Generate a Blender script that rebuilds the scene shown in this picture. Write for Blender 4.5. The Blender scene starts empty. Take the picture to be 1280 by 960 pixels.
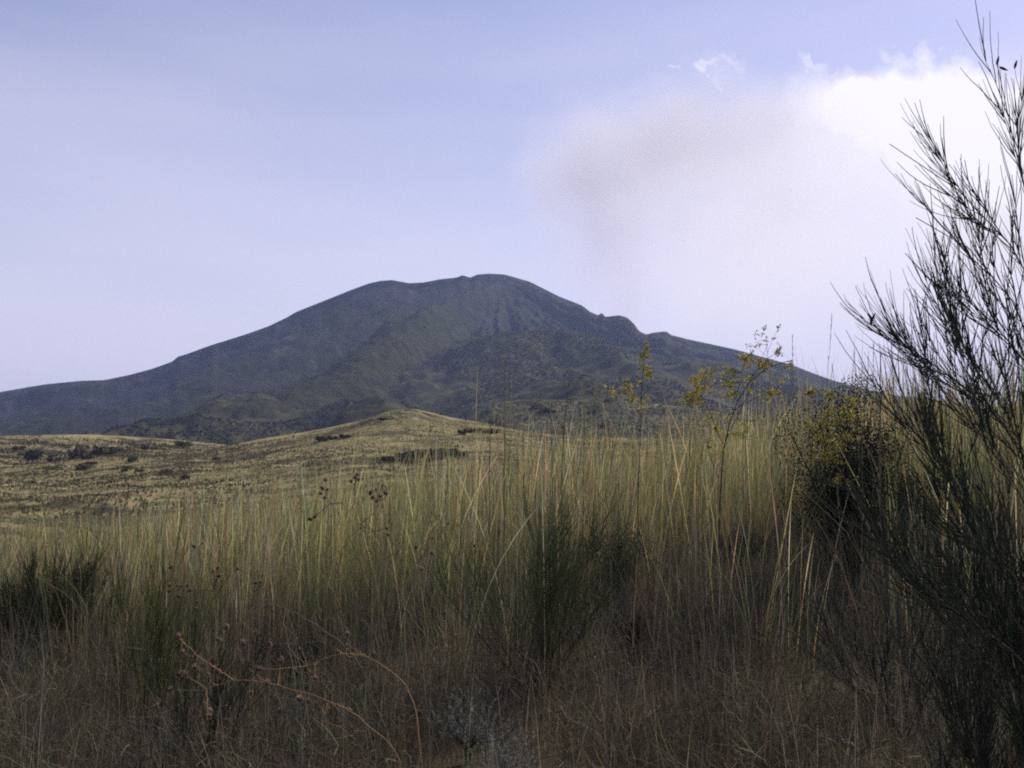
import bpy, math, random
import numpy as np
from mathutils import Vector

# ------------------------------------------------------------------ camera, sky, sun, exposure
scene = bpy.context.scene
COL = scene.collection
CAMZ = 1.6
PITCH = math.atan(120 / 1280.0)
cam_d = bpy.data.cameras.new('camera')
cam_d.sensor_width = 36; cam_d.lens = 36
cam_d.clip_start = 0.05; cam_d.clip_end = 60000
cam = bpy.data.objects.new('camera', cam_d); COL.objects.link(cam)
cam.location = (0, 0, CAMZ); cam.rotation_euler = (math.radians(90) + PITCH, 0, 0)
scene.camera = cam

SUN_EL, SUN_AZ = math.radians(40), math.radians(48)       # azimuth clockwise from +Y
SKY_STRENGTH, SUN_STRENGTH, EXPOSURE = 0.10, 3.2, 0.42
w = bpy.data.worlds.new("World"); scene.world = w; w.use_nodes = True
nt = w.node_tree; nt.nodes.clear()
def N(nt, t, **kw):
    n = nt.nodes.new(t)
    for k, v in kw.items():
        if k.startswith('i_'):
            key = k[2:]
            n.inputs[int(key) if key.isdigit() else key].default_value = v
        else: setattr(n, k, v)
    return n
def L(nt, a, b): nt.links.new(a, b)
def M(nt, op, a, b=None, c=None, clamp=False):
    n = nt.nodes.new('ShaderNodeMath'); n.operation = op; n.use_clamp = clamp
    for i, v in enumerate((a, b, c)):
        if v is None: continue
        if isinstance(v, (int, float)): n.inputs[i].default_value = v
        else: nt.links.new(v, n.inputs[i])
    return n.outputs[0]
sky = N(nt, 'ShaderNodeTexSky', sky_type='NISHITA', sun_disc=False, sun_elevation=SUN_EL, sun_rotation=SUN_AZ,
        air_density=1.0, dust_density=0.4, ozone_density=2.0, altitude=100)
tc = N(nt, 'ShaderNodeTexCoord')
sep = N(nt, 'ShaderNodeSeparateXYZ'); L(nt, tc.outputs['Generated'], sep.inputs[0])
# thin high veil of cloud: a dome-projected noise, stretched into streaks, thicker towards the horizon
mp = N(nt, 'ShaderNodeMapping'); mp.inputs['Scale'].default_value = (1.6, 1.6, 7.0); mp.inputs['Rotation'].default_value = (0, math.radians(-20), math.radians(12))
L(nt, tc.outputs['Generated'], mp.inputs[0])
no = N(nt, 'ShaderNodeTexNoise'); no.inputs['Scale'].default_value = 1.7; no.inputs['Detail'].default_value = 5; no.inputs['Roughness'].default_value = 0.5
L(nt, mp.outputs[0], no.inputs[0])
ve = M(nt, 'MULTIPLY_ADD', sep.outputs[2], -1.9, 1.06)
ve = M(nt, 'ADD', ve, M(nt, 'MULTIPLY', M(nt, 'SUBTRACT', no.outputs[0], 0.5), 0.5), clamp=True)
ve = M(nt, 'MULTIPLY', ve, 0.9)
tint = N(nt, 'ShaderNodeMix', data_type='RGBA', blend_type='MULTIPLY'); tint.inputs[0].default_value = 1.0
L(nt, sky.outputs[0], tint.inputs[6]); tint.inputs[7].default_value = (1.16, 0.94, 1.03, 1)
veil = N(nt, 'ShaderNodeMix', data_type='RGBA'); L(nt, ve, veil.inputs[0])
L(nt, tint.outputs[2], veil.inputs[6]); veil.inputs[7].default_value = (6.7, 6.3, 7.4, 1)
# distant sunlit cloud bank, placed by compass direction and height above the horizon
yy = M(nt, 'MAXIMUM', sep.outputs[1], 0.05)
cu = M(nt, 'DIVIDE', sep.outputs[0], yy); cv = M(nt, 'DIVIDE', sep.outputs[2], yy)
cvec = N(nt, 'ShaderNodeCombineXYZ'); L(nt, cu, cvec.inputs[0]); L(nt, cv, cvec.inputs[1])
cn = N(nt, 'ShaderNodeTexNoise'); cn.inputs['Scale'].default_value = 11.0; cn.inputs['Detail'].default_value = 7; cn.inputs['Roughness'].default_value = 0.5; L(nt, cvec.outputs[0], cn.inputs[0])
cs_ = N(nt, 'ShaderNodeVectorMath', operation='SUBTRACT'); L(nt, cn.outputs['Color'], cs_.inputs[0]); cs_.inputs[1].default_value = (.5, .5, .5)
cw = N(nt, 'ShaderNodeVectorMath', operation='SCALE'); L(nt, cs_.outputs[0], cw.inputs[0]); cw.inputs['Scale'].default_value = 0.10
cp = N(nt, 'ShaderNodeVectorMath', operation='ADD'); L(nt, cvec.outputs[0], cp.inputs[0]); L(nt, cw.outputs[0], cp.inputs[1])
cp2 = N(nt, 'ShaderNodeSeparateXYZ'); L(nt, cp.outputs[0], cp2.inputs[0])
cn2 = N(nt, 'ShaderNodeTexNoise'); cn2.inputs['Scale'].default_value = 38.0; cn2.inputs['Detail'].default_value = 6; cn2.inputs['Roughness'].default_value = 0.6; L(nt, cvec.outputs[0], cn2.inputs[0])
cs2 = N(nt, 'ShaderNodeVectorMath', operation='SUBTRACT'); L(nt, cn2.outputs['Color'], cs2.inputs[0]); cs2.inputs[1].default_value = (.5, .5, .5)
cw2 = N(nt, 'ShaderNodeVectorMath', operation='SCALE'); L(nt, cs2.outputs[0], cw2.inputs[0]); cw2.inputs['Scale'].default_value = 0.05
cpb = N(nt, 'ShaderNodeVectorMath', operation='ADD'); L(nt, cp.outputs[0], cpb.inputs[0]); L(nt, cw2.outputs[0], cpb.inputs[1])
cp3 = N(nt, 'ShaderNodeSeparateXYZ'); L(nt, cpb.outputs[0], cp3.inputs[0])
def cloud_field(blobs, cp2=cp2):
    out = None
    for px, py, rx, ry, dn in blobs:
        u0, v0 = (px - 640) / 1280.0, (480 - py) / 1280.0
        cp_, sp_ = math.cos(PITCH), math.sin(PITCH); y0 = cp_ - v0 * sp_
        uc, vc = u0 / y0, (sp_ + v0 * cp_) / y0
        a = M(nt, 'MULTIPLY', M(nt, 'SUBTRACT', cp2.outputs[0], uc), 1280.0 / rx); b = M(nt, 'MULTIPLY', M(nt, 'SUBTRACT', cp2.outputs[1], vc), 1280.0 / ry)
        d = M(nt, 'ADD', M(nt, 'MULTIPLY', a, a), M(nt, 'MULTIPLY', b, b))
        q = M(nt, 'MULTIPLY', M(nt, 'SUBTRACT', 1.0, d, clamp=True), dn)
        out = q if out is None else M(nt, 'ADD', out, q)
    return out
soft = cloud_field([(930, 280, 190, 170, .5), (1120, 300, 330, 210, .6), (1320, 250, 260, 220, .9), (960, 350, 240, 110, .35), (1100, 170, 170, 110, .4)])
crisp = cloud_field([(1140, 138, 110, 84, 2.0), (1060, 128, 90, 54, 1.4), (1215, 190, 120, 96, 1.8), (1320, 190, 140, 110, 2.0), (1070, 160, 110, 84, .7), (1090, 260, 200, 120, .3)], cp3)
def mr(v, a, b):
    n = N(nt, 'ShaderNodeMapRange'); n.interpolation_type = 'SMOOTHSTEP'; n.inputs[1].default_value = a; n.inputs[2].default_value = b; L(nt, v, n.inputs[0]); return n.outputs[0]
crisp = M(nt, 'MULTIPLY', crisp, mr(cu, 0.20, 0.43))
rims = cloud_field([(1048, 78, 34, 9, 1.0), (905, 78, 40, 7, .9), (925, 74, 16, 7, .7), (852, 88, 14, 5, .6), (888, 80, 12, 6, .7)], cp3)
rims = M(nt, 'MULTIPLY', rims, M(nt, 'MULTIPLY_ADD', cn2.outputs[0], 4.0, -1.4), clamp=True)
body = cloud_field([(1000, 180, 220, 100, .7), (860, 190, 180, 105, .6), (760, 215, 130, 95, .5)])
col_ = veil.outputs[2]
for fld, c_, mxv in ((body, (6.2, 5.95, 6.6, 1), 0.75), (soft, (7.4, 7.0, 7.7, 1), 0.8), (rims, (7.6, 7.4, 8.2, 1), 0.6), (crisp, (8.1, 7.8, 8.3, 1), 0.9)):
    mx_ = N(nt, 'ShaderNodeMix', data_type='RGBA'); L(nt, M(nt, 'MULTIPLY', M(nt, 'MULTIPLY', fld, mxv), 1.0, clamp=True), mx_.inputs[0]); L(nt, col_, mx_.inputs[6]); mx_.inputs[7].default_value = c_
    col_ = mx_.outputs[2]
bg = N(nt, 'ShaderNodeBackground'); bg.inputs[1].default_value = SKY_STRENGTH
L(nt, col_, bg.inputs[0])
wo = N(nt, 'ShaderNodeOutputWorld'); L(nt, bg.outputs[0], wo.inputs[0])

sd = bpy.data.lights.new('sun', 'SUN'); sd.energy = SUN_STRENGTH; sd.angle = math.radians(6); sd.color = (1.0, 0.90, 0.76)
sun = bpy.data.objects.new('sun', sd); COL.objects.link(sun)
sdir = Vector((math.sin(SUN_AZ) * math.cos(SUN_EL), math.cos(SUN_AZ) * math.cos(SUN_EL), math.sin(SUN_EL)))
sun.rotation_euler = (-sdir).to_track_quat('-Z', 'Y').to_euler()
scene.view_settings.view_transform = 'Standard'; scene.view_settings.look = 'None'
scene.view_settings.gamma = 1; scene.view_settings.exposure = EXPOSURE
scene.render.engine = 'CYCLES'
cy = scene.cycles
cy.max_bounces = 5; cy.diffuse_bounces = 2; cy.glossy_bounces = 1; cy.transmission_bounces = 2; cy.transparent_max_bounces = 8
cy.volume_bounces = 1; cy.volume_step_rate = 1.0; cy.volume_max_steps = 96
cy.use_denoising = False; cy.sample_clamp_indirect = 1.5; cy.sample_clamp_direct = 6
cy.filter_width = 2.0

# ------------------------------------------------------------------ helpers
rng = np.random.default_rng(7)
random.seed(7)
_cp, _sp = math.cos(PITCH), math.sin(PITCH)
def ray(px, py):
    u, v = (px - 640) / 1280.0, (480 - py) / 1280.0
    return np.array([u, _cp - v * _sp, _sp + v * _cp])
def at(px, py, Y):
    d = ray(px, py); s = Y / d[1]
    return np.array([d[0] * s, Y, CAMZ + d[2] * s])
def azel(px, py):
    d = ray(px, py)
    return math.atan2(d[0], d[1]), math.atan2(d[2], math.hypot(d[0], d[1]))
def smooth(x, a, b):
    t = np.clip((x - a) / (b - a), 0, 1); return t * t * (3 - 2 * t)
_perm = np.random.default_rng(3).random((256, 256))
def vnoise(x, y):
    xi = np.floor(x).astype(int); yi = np.floor(y).astype(int)
    fx = x - xi; fy = y - yi
    fx = fx * fx * (3 - 2 * fx); fy = fy * fy * (3 - 2 * fy)
    a = _perm[xi & 255, yi & 255]; b = _perm[(xi + 1) & 255, yi & 255]
    c = _perm[xi & 255, (yi + 1) & 255]; d = _perm[(xi + 1) & 255, (yi + 1) & 255]
    return (a * (1 - fx) + b * fx) * (1 - fy) + (c * (1 - fx) + d * fx) * fy
def fbm(x, y, o=5, g=0.5):
    s = 0; a = 1; t = 0
    for i in range(o):
        s = s + a * vnoise(x * 2 ** i + 17.3 * i, y * 2 ** i + 9.1 * i); t += a; a *= g
    return s / t - 0.5
def ridged(x, y, o=4):
    s = 0; a = 1; t = 0
    for i in range(o):
        s = s + a * (1 - np.abs(2 * vnoise(x * 2 ** i + 5.3 * i, y * 2 ** i + 3.7 * i) - 1)); t += a; a *= 0.5
    return s / t

def ground_z(x, y):
    x = np.asarray(x, float); y = np.asarray(y, float)
    t = smooth(y, 4.5, 12.5)
    xs = 9 * np.tanh(x / 9)
    h = t * (0.42 + (0.115 + 0.03 * (xs > 0)) * xs)
    h = h - 4.5 * smooth(y, 19, 80) - 0.04 * smooth(-y, 0, 30)
    return h + 0.14 * fbm(x * 0.6, y * 0.6, 3)

def mesh_np(name, verts, faces, mat=None, cols=None, parent=None, smooth_=False, link=True):
    me = bpy.data.meshes.new(name)
    verts = np.asarray(verts, np.float32); faces = np.asarray(faces, np.int32)
    k = faces.shape[1]
    me.vertices.add(len(verts)); me.vertices.foreach_set('co', verts.ravel())
    me.loops.add(faces.size); me.loops.foreach_set('vertex_index', faces.ravel())
    me.polygons.add(len(faces))
    me.polygons.foreach_set('loop_start', np.arange(0, faces.size, k, dtype=np.int32))
    me.polygons.foreach_set('loop_total', np.full(len(faces), k, np.int32))
    if smooth_: me.polygons.foreach_set('use_smooth', np.ones(len(faces), bool))
    if cols is not None:
        a = me.color_attributes.new('tone', 'FLOAT_COLOR', 'POINT')
        c = np.ones((len(verts), 4), np.float32); c[:, :3] = cols; a.data.foreach_set('color', c.ravel())
    me.update(calc_edges=True)
    if mat: me.materials.append(mat)
    if not link: return me
    o = bpy.data.objects.new(name, me); COL.objects.link(o)
    if parent: o.parent = parent
    return o
def tag(o, label=None, cat=None, group=None, kind=None):
    for k, v in (('label', label), ('category', cat), ('group', group), ('kind', kind)):
        if v: o[k] = v
    return o
def empty(name, loc, label, cat, group=None, rz=0):
    o = bpy.data.objects.new(name, None); COL.objects.link(o); o.location = loc; o.rotation_euler[2] = rz
    o.empty_display_size = 0.1
    return tag(o, label, cat, group)

class Acc:
    """collects vertex / face / colour arrays that become ONE mesh"""
    def __init__(s): s.v = []; s.f = []; s.c = []; s.n = 0
    def add(s, v, f, c):
        s.v.append(v); s.f.append(f + s.n); s.c.append(c); s.n += len(v)
    def build(s, name, mat, parent=None, origin=(0, 0, 0), smooth_=False, link=True):
        if not s.v: return None
        return mesh_np(name, np.concatenate(s.v) - np.asarray(origin), np.concatenate(s.f), mat, np.concatenate(s.c), parent, smooth_, link)

def ribbons(acc, base, ang, length, lean, curl, width, col, segs=3, prof=None, yaw=None):
    """n blades: base (n,3), lean direction angle, length, initial lean, extra bend, width, colour"""
    n = len(base)
    t = np.linspace(0, 1, segs + 1)[None, :]
    dl = (length / segs)[:, None]
    a = lean[:, None] + curl[:, None] * t[:, :-1] * 1.0
    r = np.concatenate([np.zeros((n, 1)), np.cumsum(np.sin(a) * dl, 1)], 1)
    z = np.concatenate([np.zeros((n, 1)), np.cumsum(np.cos(a) * dl, 1)], 1)
    cx = base[:, 0:1] + r * np.cos(ang)[:, None]; cy_ = base[:, 1:2] + r * np.sin(ang)[:, None]; cz = base[:, 2:3] + z
    if yaw is None: yaw = rng.normal(0, 0.9, n)
    if prof is None: prof = 1 - 0.85 * t[0] ** 1.5
    ww = width[:, None] * prof[None, :] * 0.5
    wx = np.cos(yaw)[:, None] * ww; wy = np.sin(yaw)[:, None] * ww
    v = np.empty((n, segs + 1, 2, 3))
    v[:, :, 0, 0] = cx - wx; v[:, :, 0, 1] = cy_ - wy; v[:, :, 1, 0] = cx + wx; v[:, :, 1, 1] = cy_ + wy
    v[:, :, :, 2] = cz[:, :, None]
    idx = np.arange(n)[:, None] * (segs + 1) * 2 + np.arange(segs)[None, :] * 2
    f = np.stack([idx, idx + 1, idx + 3, idx + 2], -1).reshape(-1, 4)
    c = np.repeat(col, (segs + 1) * 2, 0)
    acc.add(v.reshape(-1, 3), f, c)
    return np.stack([cx[:, -1], cy_[:, -1], cz[:, -1]], -1)

def tubes(acc, P, R, col, sides=4):
    """P (n,k,3) polylines, R (n,k) radii, col (n,3)"""
    P = np.asarray(P, float); n, k, _ = P.shape
    R = np.asarray(R, float)
    T = np.gradient(P, axis=1); T /= np.linalg.norm(T, axis=2, keepdims=True) + 1e-9
    up = np.array([0.31, 0.87, 0.38]); A = np.cross(T, up); A /= np.linalg.norm(A, axis=2, keepdims=True) + 1e-9
    B = np.cross(T, A)
    th = np.arange(sides) / sides * 2 * np.pi
    v = P[:, :, None, :] + R[:, :, None, None] * (np.cos(th)[None, None, :, None] * A[:, :, None, :] + np.sin(th)[None, None, :, None] * B[:, :, None, :])
    i = np.arange(n)[:, None, None] * k * sides + np.arange(k - 1)[None, :, None] * sides
    j = np.arange(sides)[None, None, :]; j2 = (j + 1) % sides
    f = np.stack([i + j, i + j2, i + j2 + sides, i + j + sides], -1).reshape(-1, 4)
    acc.add(v.reshape(-1, 3), f, np.repeat(np.asarray(col, float), k * sides, 0))
def resample(pts, k, wob=0.0):
    pts = np.asarray(pts, float)
    d = np.concatenate([[0], np.cumsum(np.linalg.norm(np.diff(pts, axis=0), axis=1))])
    # Catmull-Rom-ish smoothing through linear resample + blur
    s = np.linspace(0, d[-1], k)
    q = np.stack([np.interp(s, d, pts[:, i]) for i in range(3)], -1)
    for _ in range(2):
        q[1:-1] = 0.25 * q[:-2] + 0.5 * q[1:-1] + 0.25 * q[2:]
    if wob:
        q[1:-1] += rng.normal(0, wob, (k - 2, 3))
    return q
def colvar(base, n, v=0.25, h=0.08):
    c = np.asarray(base)[None, :] * (1 + rng.normal(0, v, (n, 1))) * (1 + rng.normal(0, h, (n, 3)))
    return np.clip(c, 0.004, 0.9)
def pick(pal, wts, n, v=0.22, h=0.07):
    pal = np.asarray(pal); k = rng.choice(len(pal), n, p=np.asarray(wts) / np.sum(wts))
    c = pal[k] * (1 + rng.normal(0, v, (n, 1))) * (1 + rng.normal(0, h, (n, 3)))
    return np.clip(c, 0.004, 0.9)

# ------------------------------------------------------------------ materials
def plant_mat(name, transl=0.3, rough=0.7, spec=0.2):
    m = bpy.data.materials.new(name); m.use_nodes = True; t = m.node_tree; t.nodes.clear()
    at_ = N(t, 'ShaderNodeAttribute', attribute_name='tone')
    geo = N(t, 'ShaderNodeNewGeometry')
    nz = N(t, 'ShaderNodeTexNoise'); nz.inputs['Scale'].default_value = 9.0; nz.inputs['Detail'].default_value = 3
    L(t, geo.outputs['Position'], nz.inputs[0])
    mul = N(t, 'ShaderNodeMix', data_type='RGBA', blend_type='MULTIPLY'); mul.inputs[0].default_value = 1
    L(t, at_.outputs['Color'], mul.inputs[6])
    vv = M(t, 'MULTIPLY_ADD', nz.outputs[0], 1.0, 0.5)
    cmb = N(t, 'ShaderNodeCombineColor'); [L(t, vv, cmb.inputs[i]) for i in range(3)]
    L(t, cmb.outputs[0], mul.inputs[7])
    p = N(t, 'ShaderNodeBsdfPrincipled'); L(t, mul.outputs[2], p.inputs['Base Color'])
    p.inputs['Roughness'].default_value = rough; p.inputs['Specular IOR Level'].default_value = spec
    o = N(t, 'ShaderNodeOutputMaterial')
    if transl > 0:
        tr = N(t, 'ShaderNodeBsdfTranslucent'); L(t, mul.outputs[2], tr.inputs[0])
        mx = N(t, 'ShaderNodeMixShader'); mx.inputs[0].default_value = transl
        L(t, p.outputs[0], mx.inputs[1]); L(t, tr.outputs[0], mx.inputs[2]); L(t, mx.outputs[0], o.inputs[0])
    else: L(t, p.outputs[0], o.inputs[0])
    return m
MAT_GRASS = plant_mat('grass_blade', 0.4)
MAT_DRY = plant_mat('dry_grass_blade', 0.3)
MAT_TWIG = plant_mat('green_twig', 0.0, 0.8)
MAT_WOOD = plant_mat('dry_wood', 0.0, 0.8)
MAT_LEAF = plant_mat('small_leaf', 0.3)

def terrain_mat(name, cols, scale, bump_d, patch=None, coordscale=(1, 1, 1), attr=None):
    """cols: list of (pos, colour) for a noise ramp; patch: (colour, scale, lo, hi) list layered on top"""
    m = bpy.data.materials.new(name); m.use_nodes = True; t = m.node_tree; t.nodes.clear()
    tcn = N(t, 'ShaderNodeNewGeometry')
    mpn = N(t, 'ShaderNodeMapping'); mpn.inputs['Scale'].default_value = coordscale; L(t, tcn.outputs['Position'], mpn.inputs[0])
    def noise(s, d=6, r=0.6, off=0):
        n = N(t, 'ShaderNodeTexNoise'); n.inputs['Scale'].default_value = s; n.inputs['Detail'].default_value = d; n.inputs['Roughness'].default_value = r
        mo = N(t, 'ShaderNodeVectorMath', operation='ADD'); mo.inputs[1].default_value = (off * 13.7 + 3, off * 7.1, off * 3.3); L(t, mpn.outputs[0], mo.inputs[0]); L(t, mo.outputs[0], n.inputs[0])
        return n.outputs[0]
    n0 = noise(scale, 8, 0.62)
    cr = N(t, 'ShaderNodeValToRGB'); L(t, n0, cr.inputs[0])
    e = cr.color_ramp.elements
    while len(e) < len(cols): e.new(0.5)
    for el, (p_, c_) in zip(e, cols): el.position = p_; el.color = (*c_, 1)
    out = cr.outputs[0]
    for i, (c_, s_, lo, hi) in enumerate(patch or []):
        nn = noise(s_, 7, 0.65, i + 1)
        mr = N(t, 'ShaderNodeMapRange'); mr.inputs[1].default_value = lo; mr.inputs[2].default_value = hi; L(t, nn, mr.inputs[0])
        mx = N(t, 'ShaderNodeMix', data_type='RGBA'); L(t, mr.outputs[0], mx.inputs[0]); L(t, out, mx.inputs[6]); mx.inputs[7].default_value = (*c_, 1)
        out = mx.outputs[2]
    if attr:
        an = N(t, 'ShaderNodeAttribute', attribute_name='tone')
        mx = N(t, 'ShaderNodeMix', data_type='RGBA'); 
        sp_ = N(t, 'ShaderNodeSeparateColor'); L(t, an.outputs['Color'], sp_.inputs[0])
        L(t, sp_.outputs[0], mx.inputs[0]); L(t, out, mx.inputs[6]); 
        nn = noise(scale * 2.3, 6, 0.6, 9)
        c2 = N(t, 'ShaderNodeValToRGB'); L(t, nn, c2.inputs[0]); c2.color_ramp.elements[0].position = 0.35; c2.color_ramp.elements[1].position = 0.65
        c2.color_ramp.elements[0].color = (*attr[0], 1); c2.color_ramp.elements[1].color = (*attr[1], 1)
        L(t, c2.outputs[0], mx.inputs[7]); out = mx.outputs[2]
    bs = N(t, 'ShaderNodeBump'); bs.inputs['Strength'].default_value = 1.0; bs.inputs['Distance'].default_value = bump_d
    L(t, noise(scale * 3, 8, 0.7, 5), bs.inputs['Height'])
    p = N(t, 'ShaderNodeBsdfPrincipled'); L(t, out, p.inputs['Base Color']); p.inputs['Roughness'].default_value = 0.95; p.inputs['Specular IOR Level'].default_value = 0.1
    L(t, bs.outputs[0], p.inputs['Normal'])
    o = N(t, 'ShaderNodeOutputMaterial'); L(t, p.outputs[0], o.inputs[0])
    return m

# ------------------------------------------------------------------ terrain
def fan_grid(az0, az1, na, rs):
    az = np.linspace(az0, az1, na); A, R = np.meshgrid(az, rs, indexing='ij')
    i = np.arange(na - 1)[:, None] * len(rs) + np.arange(len(rs) - 1)[None, :]
    f = np.stack([i, i + len(rs), i + len(rs) + 1, i + 1], -1).reshape(-1, 4)
    return A, R, f
def profile(pts):
    q = sorted(azel(*p) for p in pts); a = np.array([p[0] for p in q]); e = np.array([p[1] for p in q])
    return lambda az: np.interp(az, a, e)
def fit_skyline(A, R, Z, prof, low=0.0):
    """scale each column so that its highest elevation from the meadow equals the surveyed skyline"""
    el = ((Z - CAMZ) / R).max(1)
    el = np.maximum(el, 0.003)
    k = np.tan(prof(A[:, 0])) / el
    return k

# ground sheet
rs = np.concatenate([[0.0], np.geomspace(0.4, 22000, 220)])
A, R, f = fan_grid(-math.pi, math.pi, 361, rs)
X = R * np.sin(A); Y = R * np.cos(A)
Z = ground_z(X, Y); Z = Z - 6 * smooth(R, 90, 200)
ground_mat = terrain_mat('dry_soil', [(0.3, (0.045, 0.036, 0.026)), (0.7, (0.10, 0.08, 0.055))], 2.0, 0.05,
                         [((0.16, 0.13, 0.07), 0.05, 0.45, 0.6)])
tag(mesh_np('ground', np.stack([X, Y, Z], -1).reshape(-1, 3), f, ground_mat, smooth_=True), kind='structure')

# volcano
sky_pts = [(-900, 560), (-500, 540), (-250, 515), (0, 490), (40, 483), (60, 480), (100, 476), (130, 475), (160, 469), (190, 461), (215, 452), (222, 446), (235, 442), (262, 432), (310, 417), (335, 408), (358, 397),
           (370, 390), (410, 374), (440, 362), (462, 354), (476, 351), (490, 350), (512, 354), (530, 353), (550, 349), (570, 347), (578, 344), (588, 347), (597, 343), (612, 342), (630, 343),
           (645, 347), (662, 352), (680, 361), (700, 371), (718, 378), (728, 382), (738, 390), (748, 394), (752, 391), (757, 396), (775, 394), (784, 397), (792, 404), (799, 414), (808, 418), (815, 416), (832, 414), (840, 419),
           (860, 424), (888, 430), (920, 437), (960, 448), (990, 456), (1010, 464), (1040, 475), (1080, 486), (1120, 494), (1170, 500), (1280, 520), (1600, 560), (2000, 575)]
SX, SY = at(625, 343, 3500)[0], 3500.0
na, nr = 900, 330
rs = np.concatenate([np.linspace(1150, 3300, 240), np.linspace(3310, 3800, 60), np.geomspace(3830, 7500, 30)])
A, R, f = fan_grid(math.radians(-52), math.radians(48), na, rs)
X = R * np.sin(A); Y = R * np.cos(A)
dx, dy = X - SX, Y - SY
rho = np.hypot(dx, dy); th = np.arctan2(dx, -dy)
wx = X + 120 * fbm(X / 400, Y / 400, 3); wy = Y + 120 * fbm(X / 400 + 40, Y / 400, 3)
P0 = profile(sky_pts)
# height of the skyline ridge (runs left and right through the summit), slope falls off in front and behind
Hr = np.tan(P0(A)) * (3500 / np.cos(A)) 
front = np.clip((SY - Y) / 2150, 0, 1.3)
Z = Hr * np.where(Y < SY, (1 - 0.93 * np.clip(front, 0, 1) ** 0.82), np.exp(-(Y - SY) / 1500))
g1 = ridged(th * 3.2 + 0.25 * fbm(wx / 500, wy / 500, 3), rho / 5200 + 0.3, 3) - 0.6
g2 = ridged(th * 11 + 0.5 * fbm(wx / 300, wy / 300, 3), rho / 2600, 3) - 0.6
amp = np.clip(rho / 700, 0, 1) * np.clip((R - 1150) / 300, 0, 1)
Z = Z + amp * (190 * g1 + 75 * g2) + 45 * fbm(X / 130, Y / 130, 5) * amp + 16 * fbm(X / 28, Y / 28, 4, 0.6) * np.clip((R - 1150) / 300, 0, 1)
k = fit_skyline(A, R, Z, P0)
ks = k[:, None]
Z = (Z - CAMZ) * (1 + (ks - 1) * smooth(R, 1300, 2600)) + CAMZ
k = fit_skyline(A, R, Z, P0)
Z = np.where(R > 1, (Z - CAMZ) * k[:, None] + CAMZ, Z) - 40 * smooth(1400 - R, 0, 250)
mt = terrain_mat('volcanic_slope', [(0.36, (0.012, 0.014, 0.019)), (0.5, (0.026, 0.027, 0.033)), (0.64, (0.055, 0.050, 0.054))], 0.02, 14.0,
                 [((0.034, 0.040, 0.018), 0.0045, 0.47, 0.56), ((0.10, 0.06, 0.05), 0.03, 0.58, 0.68), ((0.13, 0.13, 0.075), 0.012, 0.58, 0.68), ((0.016, 0.018, 0.016), 0.009, 0.55, 0.62)], attr=((0.018, 0.024, 0.010), (0.070, 0.074, 0.026)))
belt = smooth(560 + 420 * fbm(X / 420, Y / 420, 4) + 0.16 * X - Z, -120, 160) * smooth(X + 900 * fbm(X / 900, Y / 900, 2), -1500, 200)
tag(mesh_np('mountain', np.stack([X, Y, Z], -1).reshape(-1, 3), f, mt, np.repeat(belt.reshape(-1, 1), 3, 1), smooth_=True), kind='structure')

def ridge_land(name, pts, Rr, r0, zb, mat, az=(-44, 44), na=700, nn=150, expo=1.25, rough=0.012, fine=0.003, back=0.35, wob=0.0, attrf=None, seed=0, gully=0.0):
    rs = np.concatenate([np.linspace(r0, Rr, nn), np.linspace(Rr * 1.01, Rr * (1 + back), nn // 3)])
    A, R, f = fan_grid(math.radians(az[0]), math.radians(az[1]), na, rs)
    X = R * np.sin(A); Y = R * np.cos(A)
    Pf = profile(pts)
    Rc = Rr * (1 + wob * fbm(A * 3 + seed, A * 0 + 1.5 + seed, 3))
    s = np.clip((R - r0) / (Rc - r0), 0, 1)
    a1 = A[:, 0]; pe = Pf(a1); kk = np.exp(-0.5 * (np.linspace(-12, 12, 201) / 4.5) ** 2); kk /= kk.sum()
    da = math.radians(24) / 200; ax = np.arange(a1[0] - 0.5, a1[-1] + 0.5, da); ps = np.interp(a1, ax, np.convolve(Pf(ax), kk, 'same'))
    near = smooth(s, 0.72, 1.0)
    H = np.tan(ps[:, None] * (1 - near) + pe[:, None] * near) * Rc + CAMZ
    Z = zb + (H - zb) * s ** expo
    Z = np.where(R > Rc, H - (H - zb) * 1.3 * smooth((R - Rc) / (Rr * back), 0, 1.2), Z)
    env = smooth(s, 0, 0.25)
    Z = Z + env * (Rr * rough * fbm(X / (Rr * 0.12) + seed, Y / (Rr * 0.12), 5) + Rr * fine * fbm(X / (Rr * 0.02) + seed, Y / (Rr * 0.02), 4, 0.65))
    if gully:
        Z = Z + env * Rr * gully * (ridged(X / (Rr * 0.2) + 0.8 * Y / Rr + seed, Y / (Rr * 0.7), 4) - 0.6)
    k = fit_skyline(A, R, Z, Pf)
    Z = (Z - CAMZ) * np.where(Z > CAMZ, (1 + (k[:, None] - 1) * smooth(s, 0.7, 0.97)), 1) + CAMZ
    cols = None
    if attrf is not None:
        a_ = attrf(A, R, X, Y, s); cols = np.repeat(a_.reshape(-1, 1), 3, 1)
    o = mesh_np(name, np.stack([X, Y, Z], -1).reshape(-1, 3), f, mat, cols, smooth_=True)
    tag(o, kind='structure')
    return A[:, 0], rs, Z
def height_at(land, x, y):
    az, rs, Z = land
    a = math.atan2(x, y); r = math.hypot(x, y)
    i = min(max(np.interp(a, az, np.arange(len(az))), 0), len(az) - 1.001); j = min(np.interp(r, rs, np.arange(len(rs))), len(rs) - 1.001)
    i0, j0 = int(i), int(j); u, v = i - i0, j - j0
    return float((Z[i0, j0] * (1 - u) + Z[i0 + 1, j0] * u) * (1 - v) + (Z[i0, j0 + 1] * (1 - u) + Z[i0 + 1, j0 + 1] * u) * v)

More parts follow.
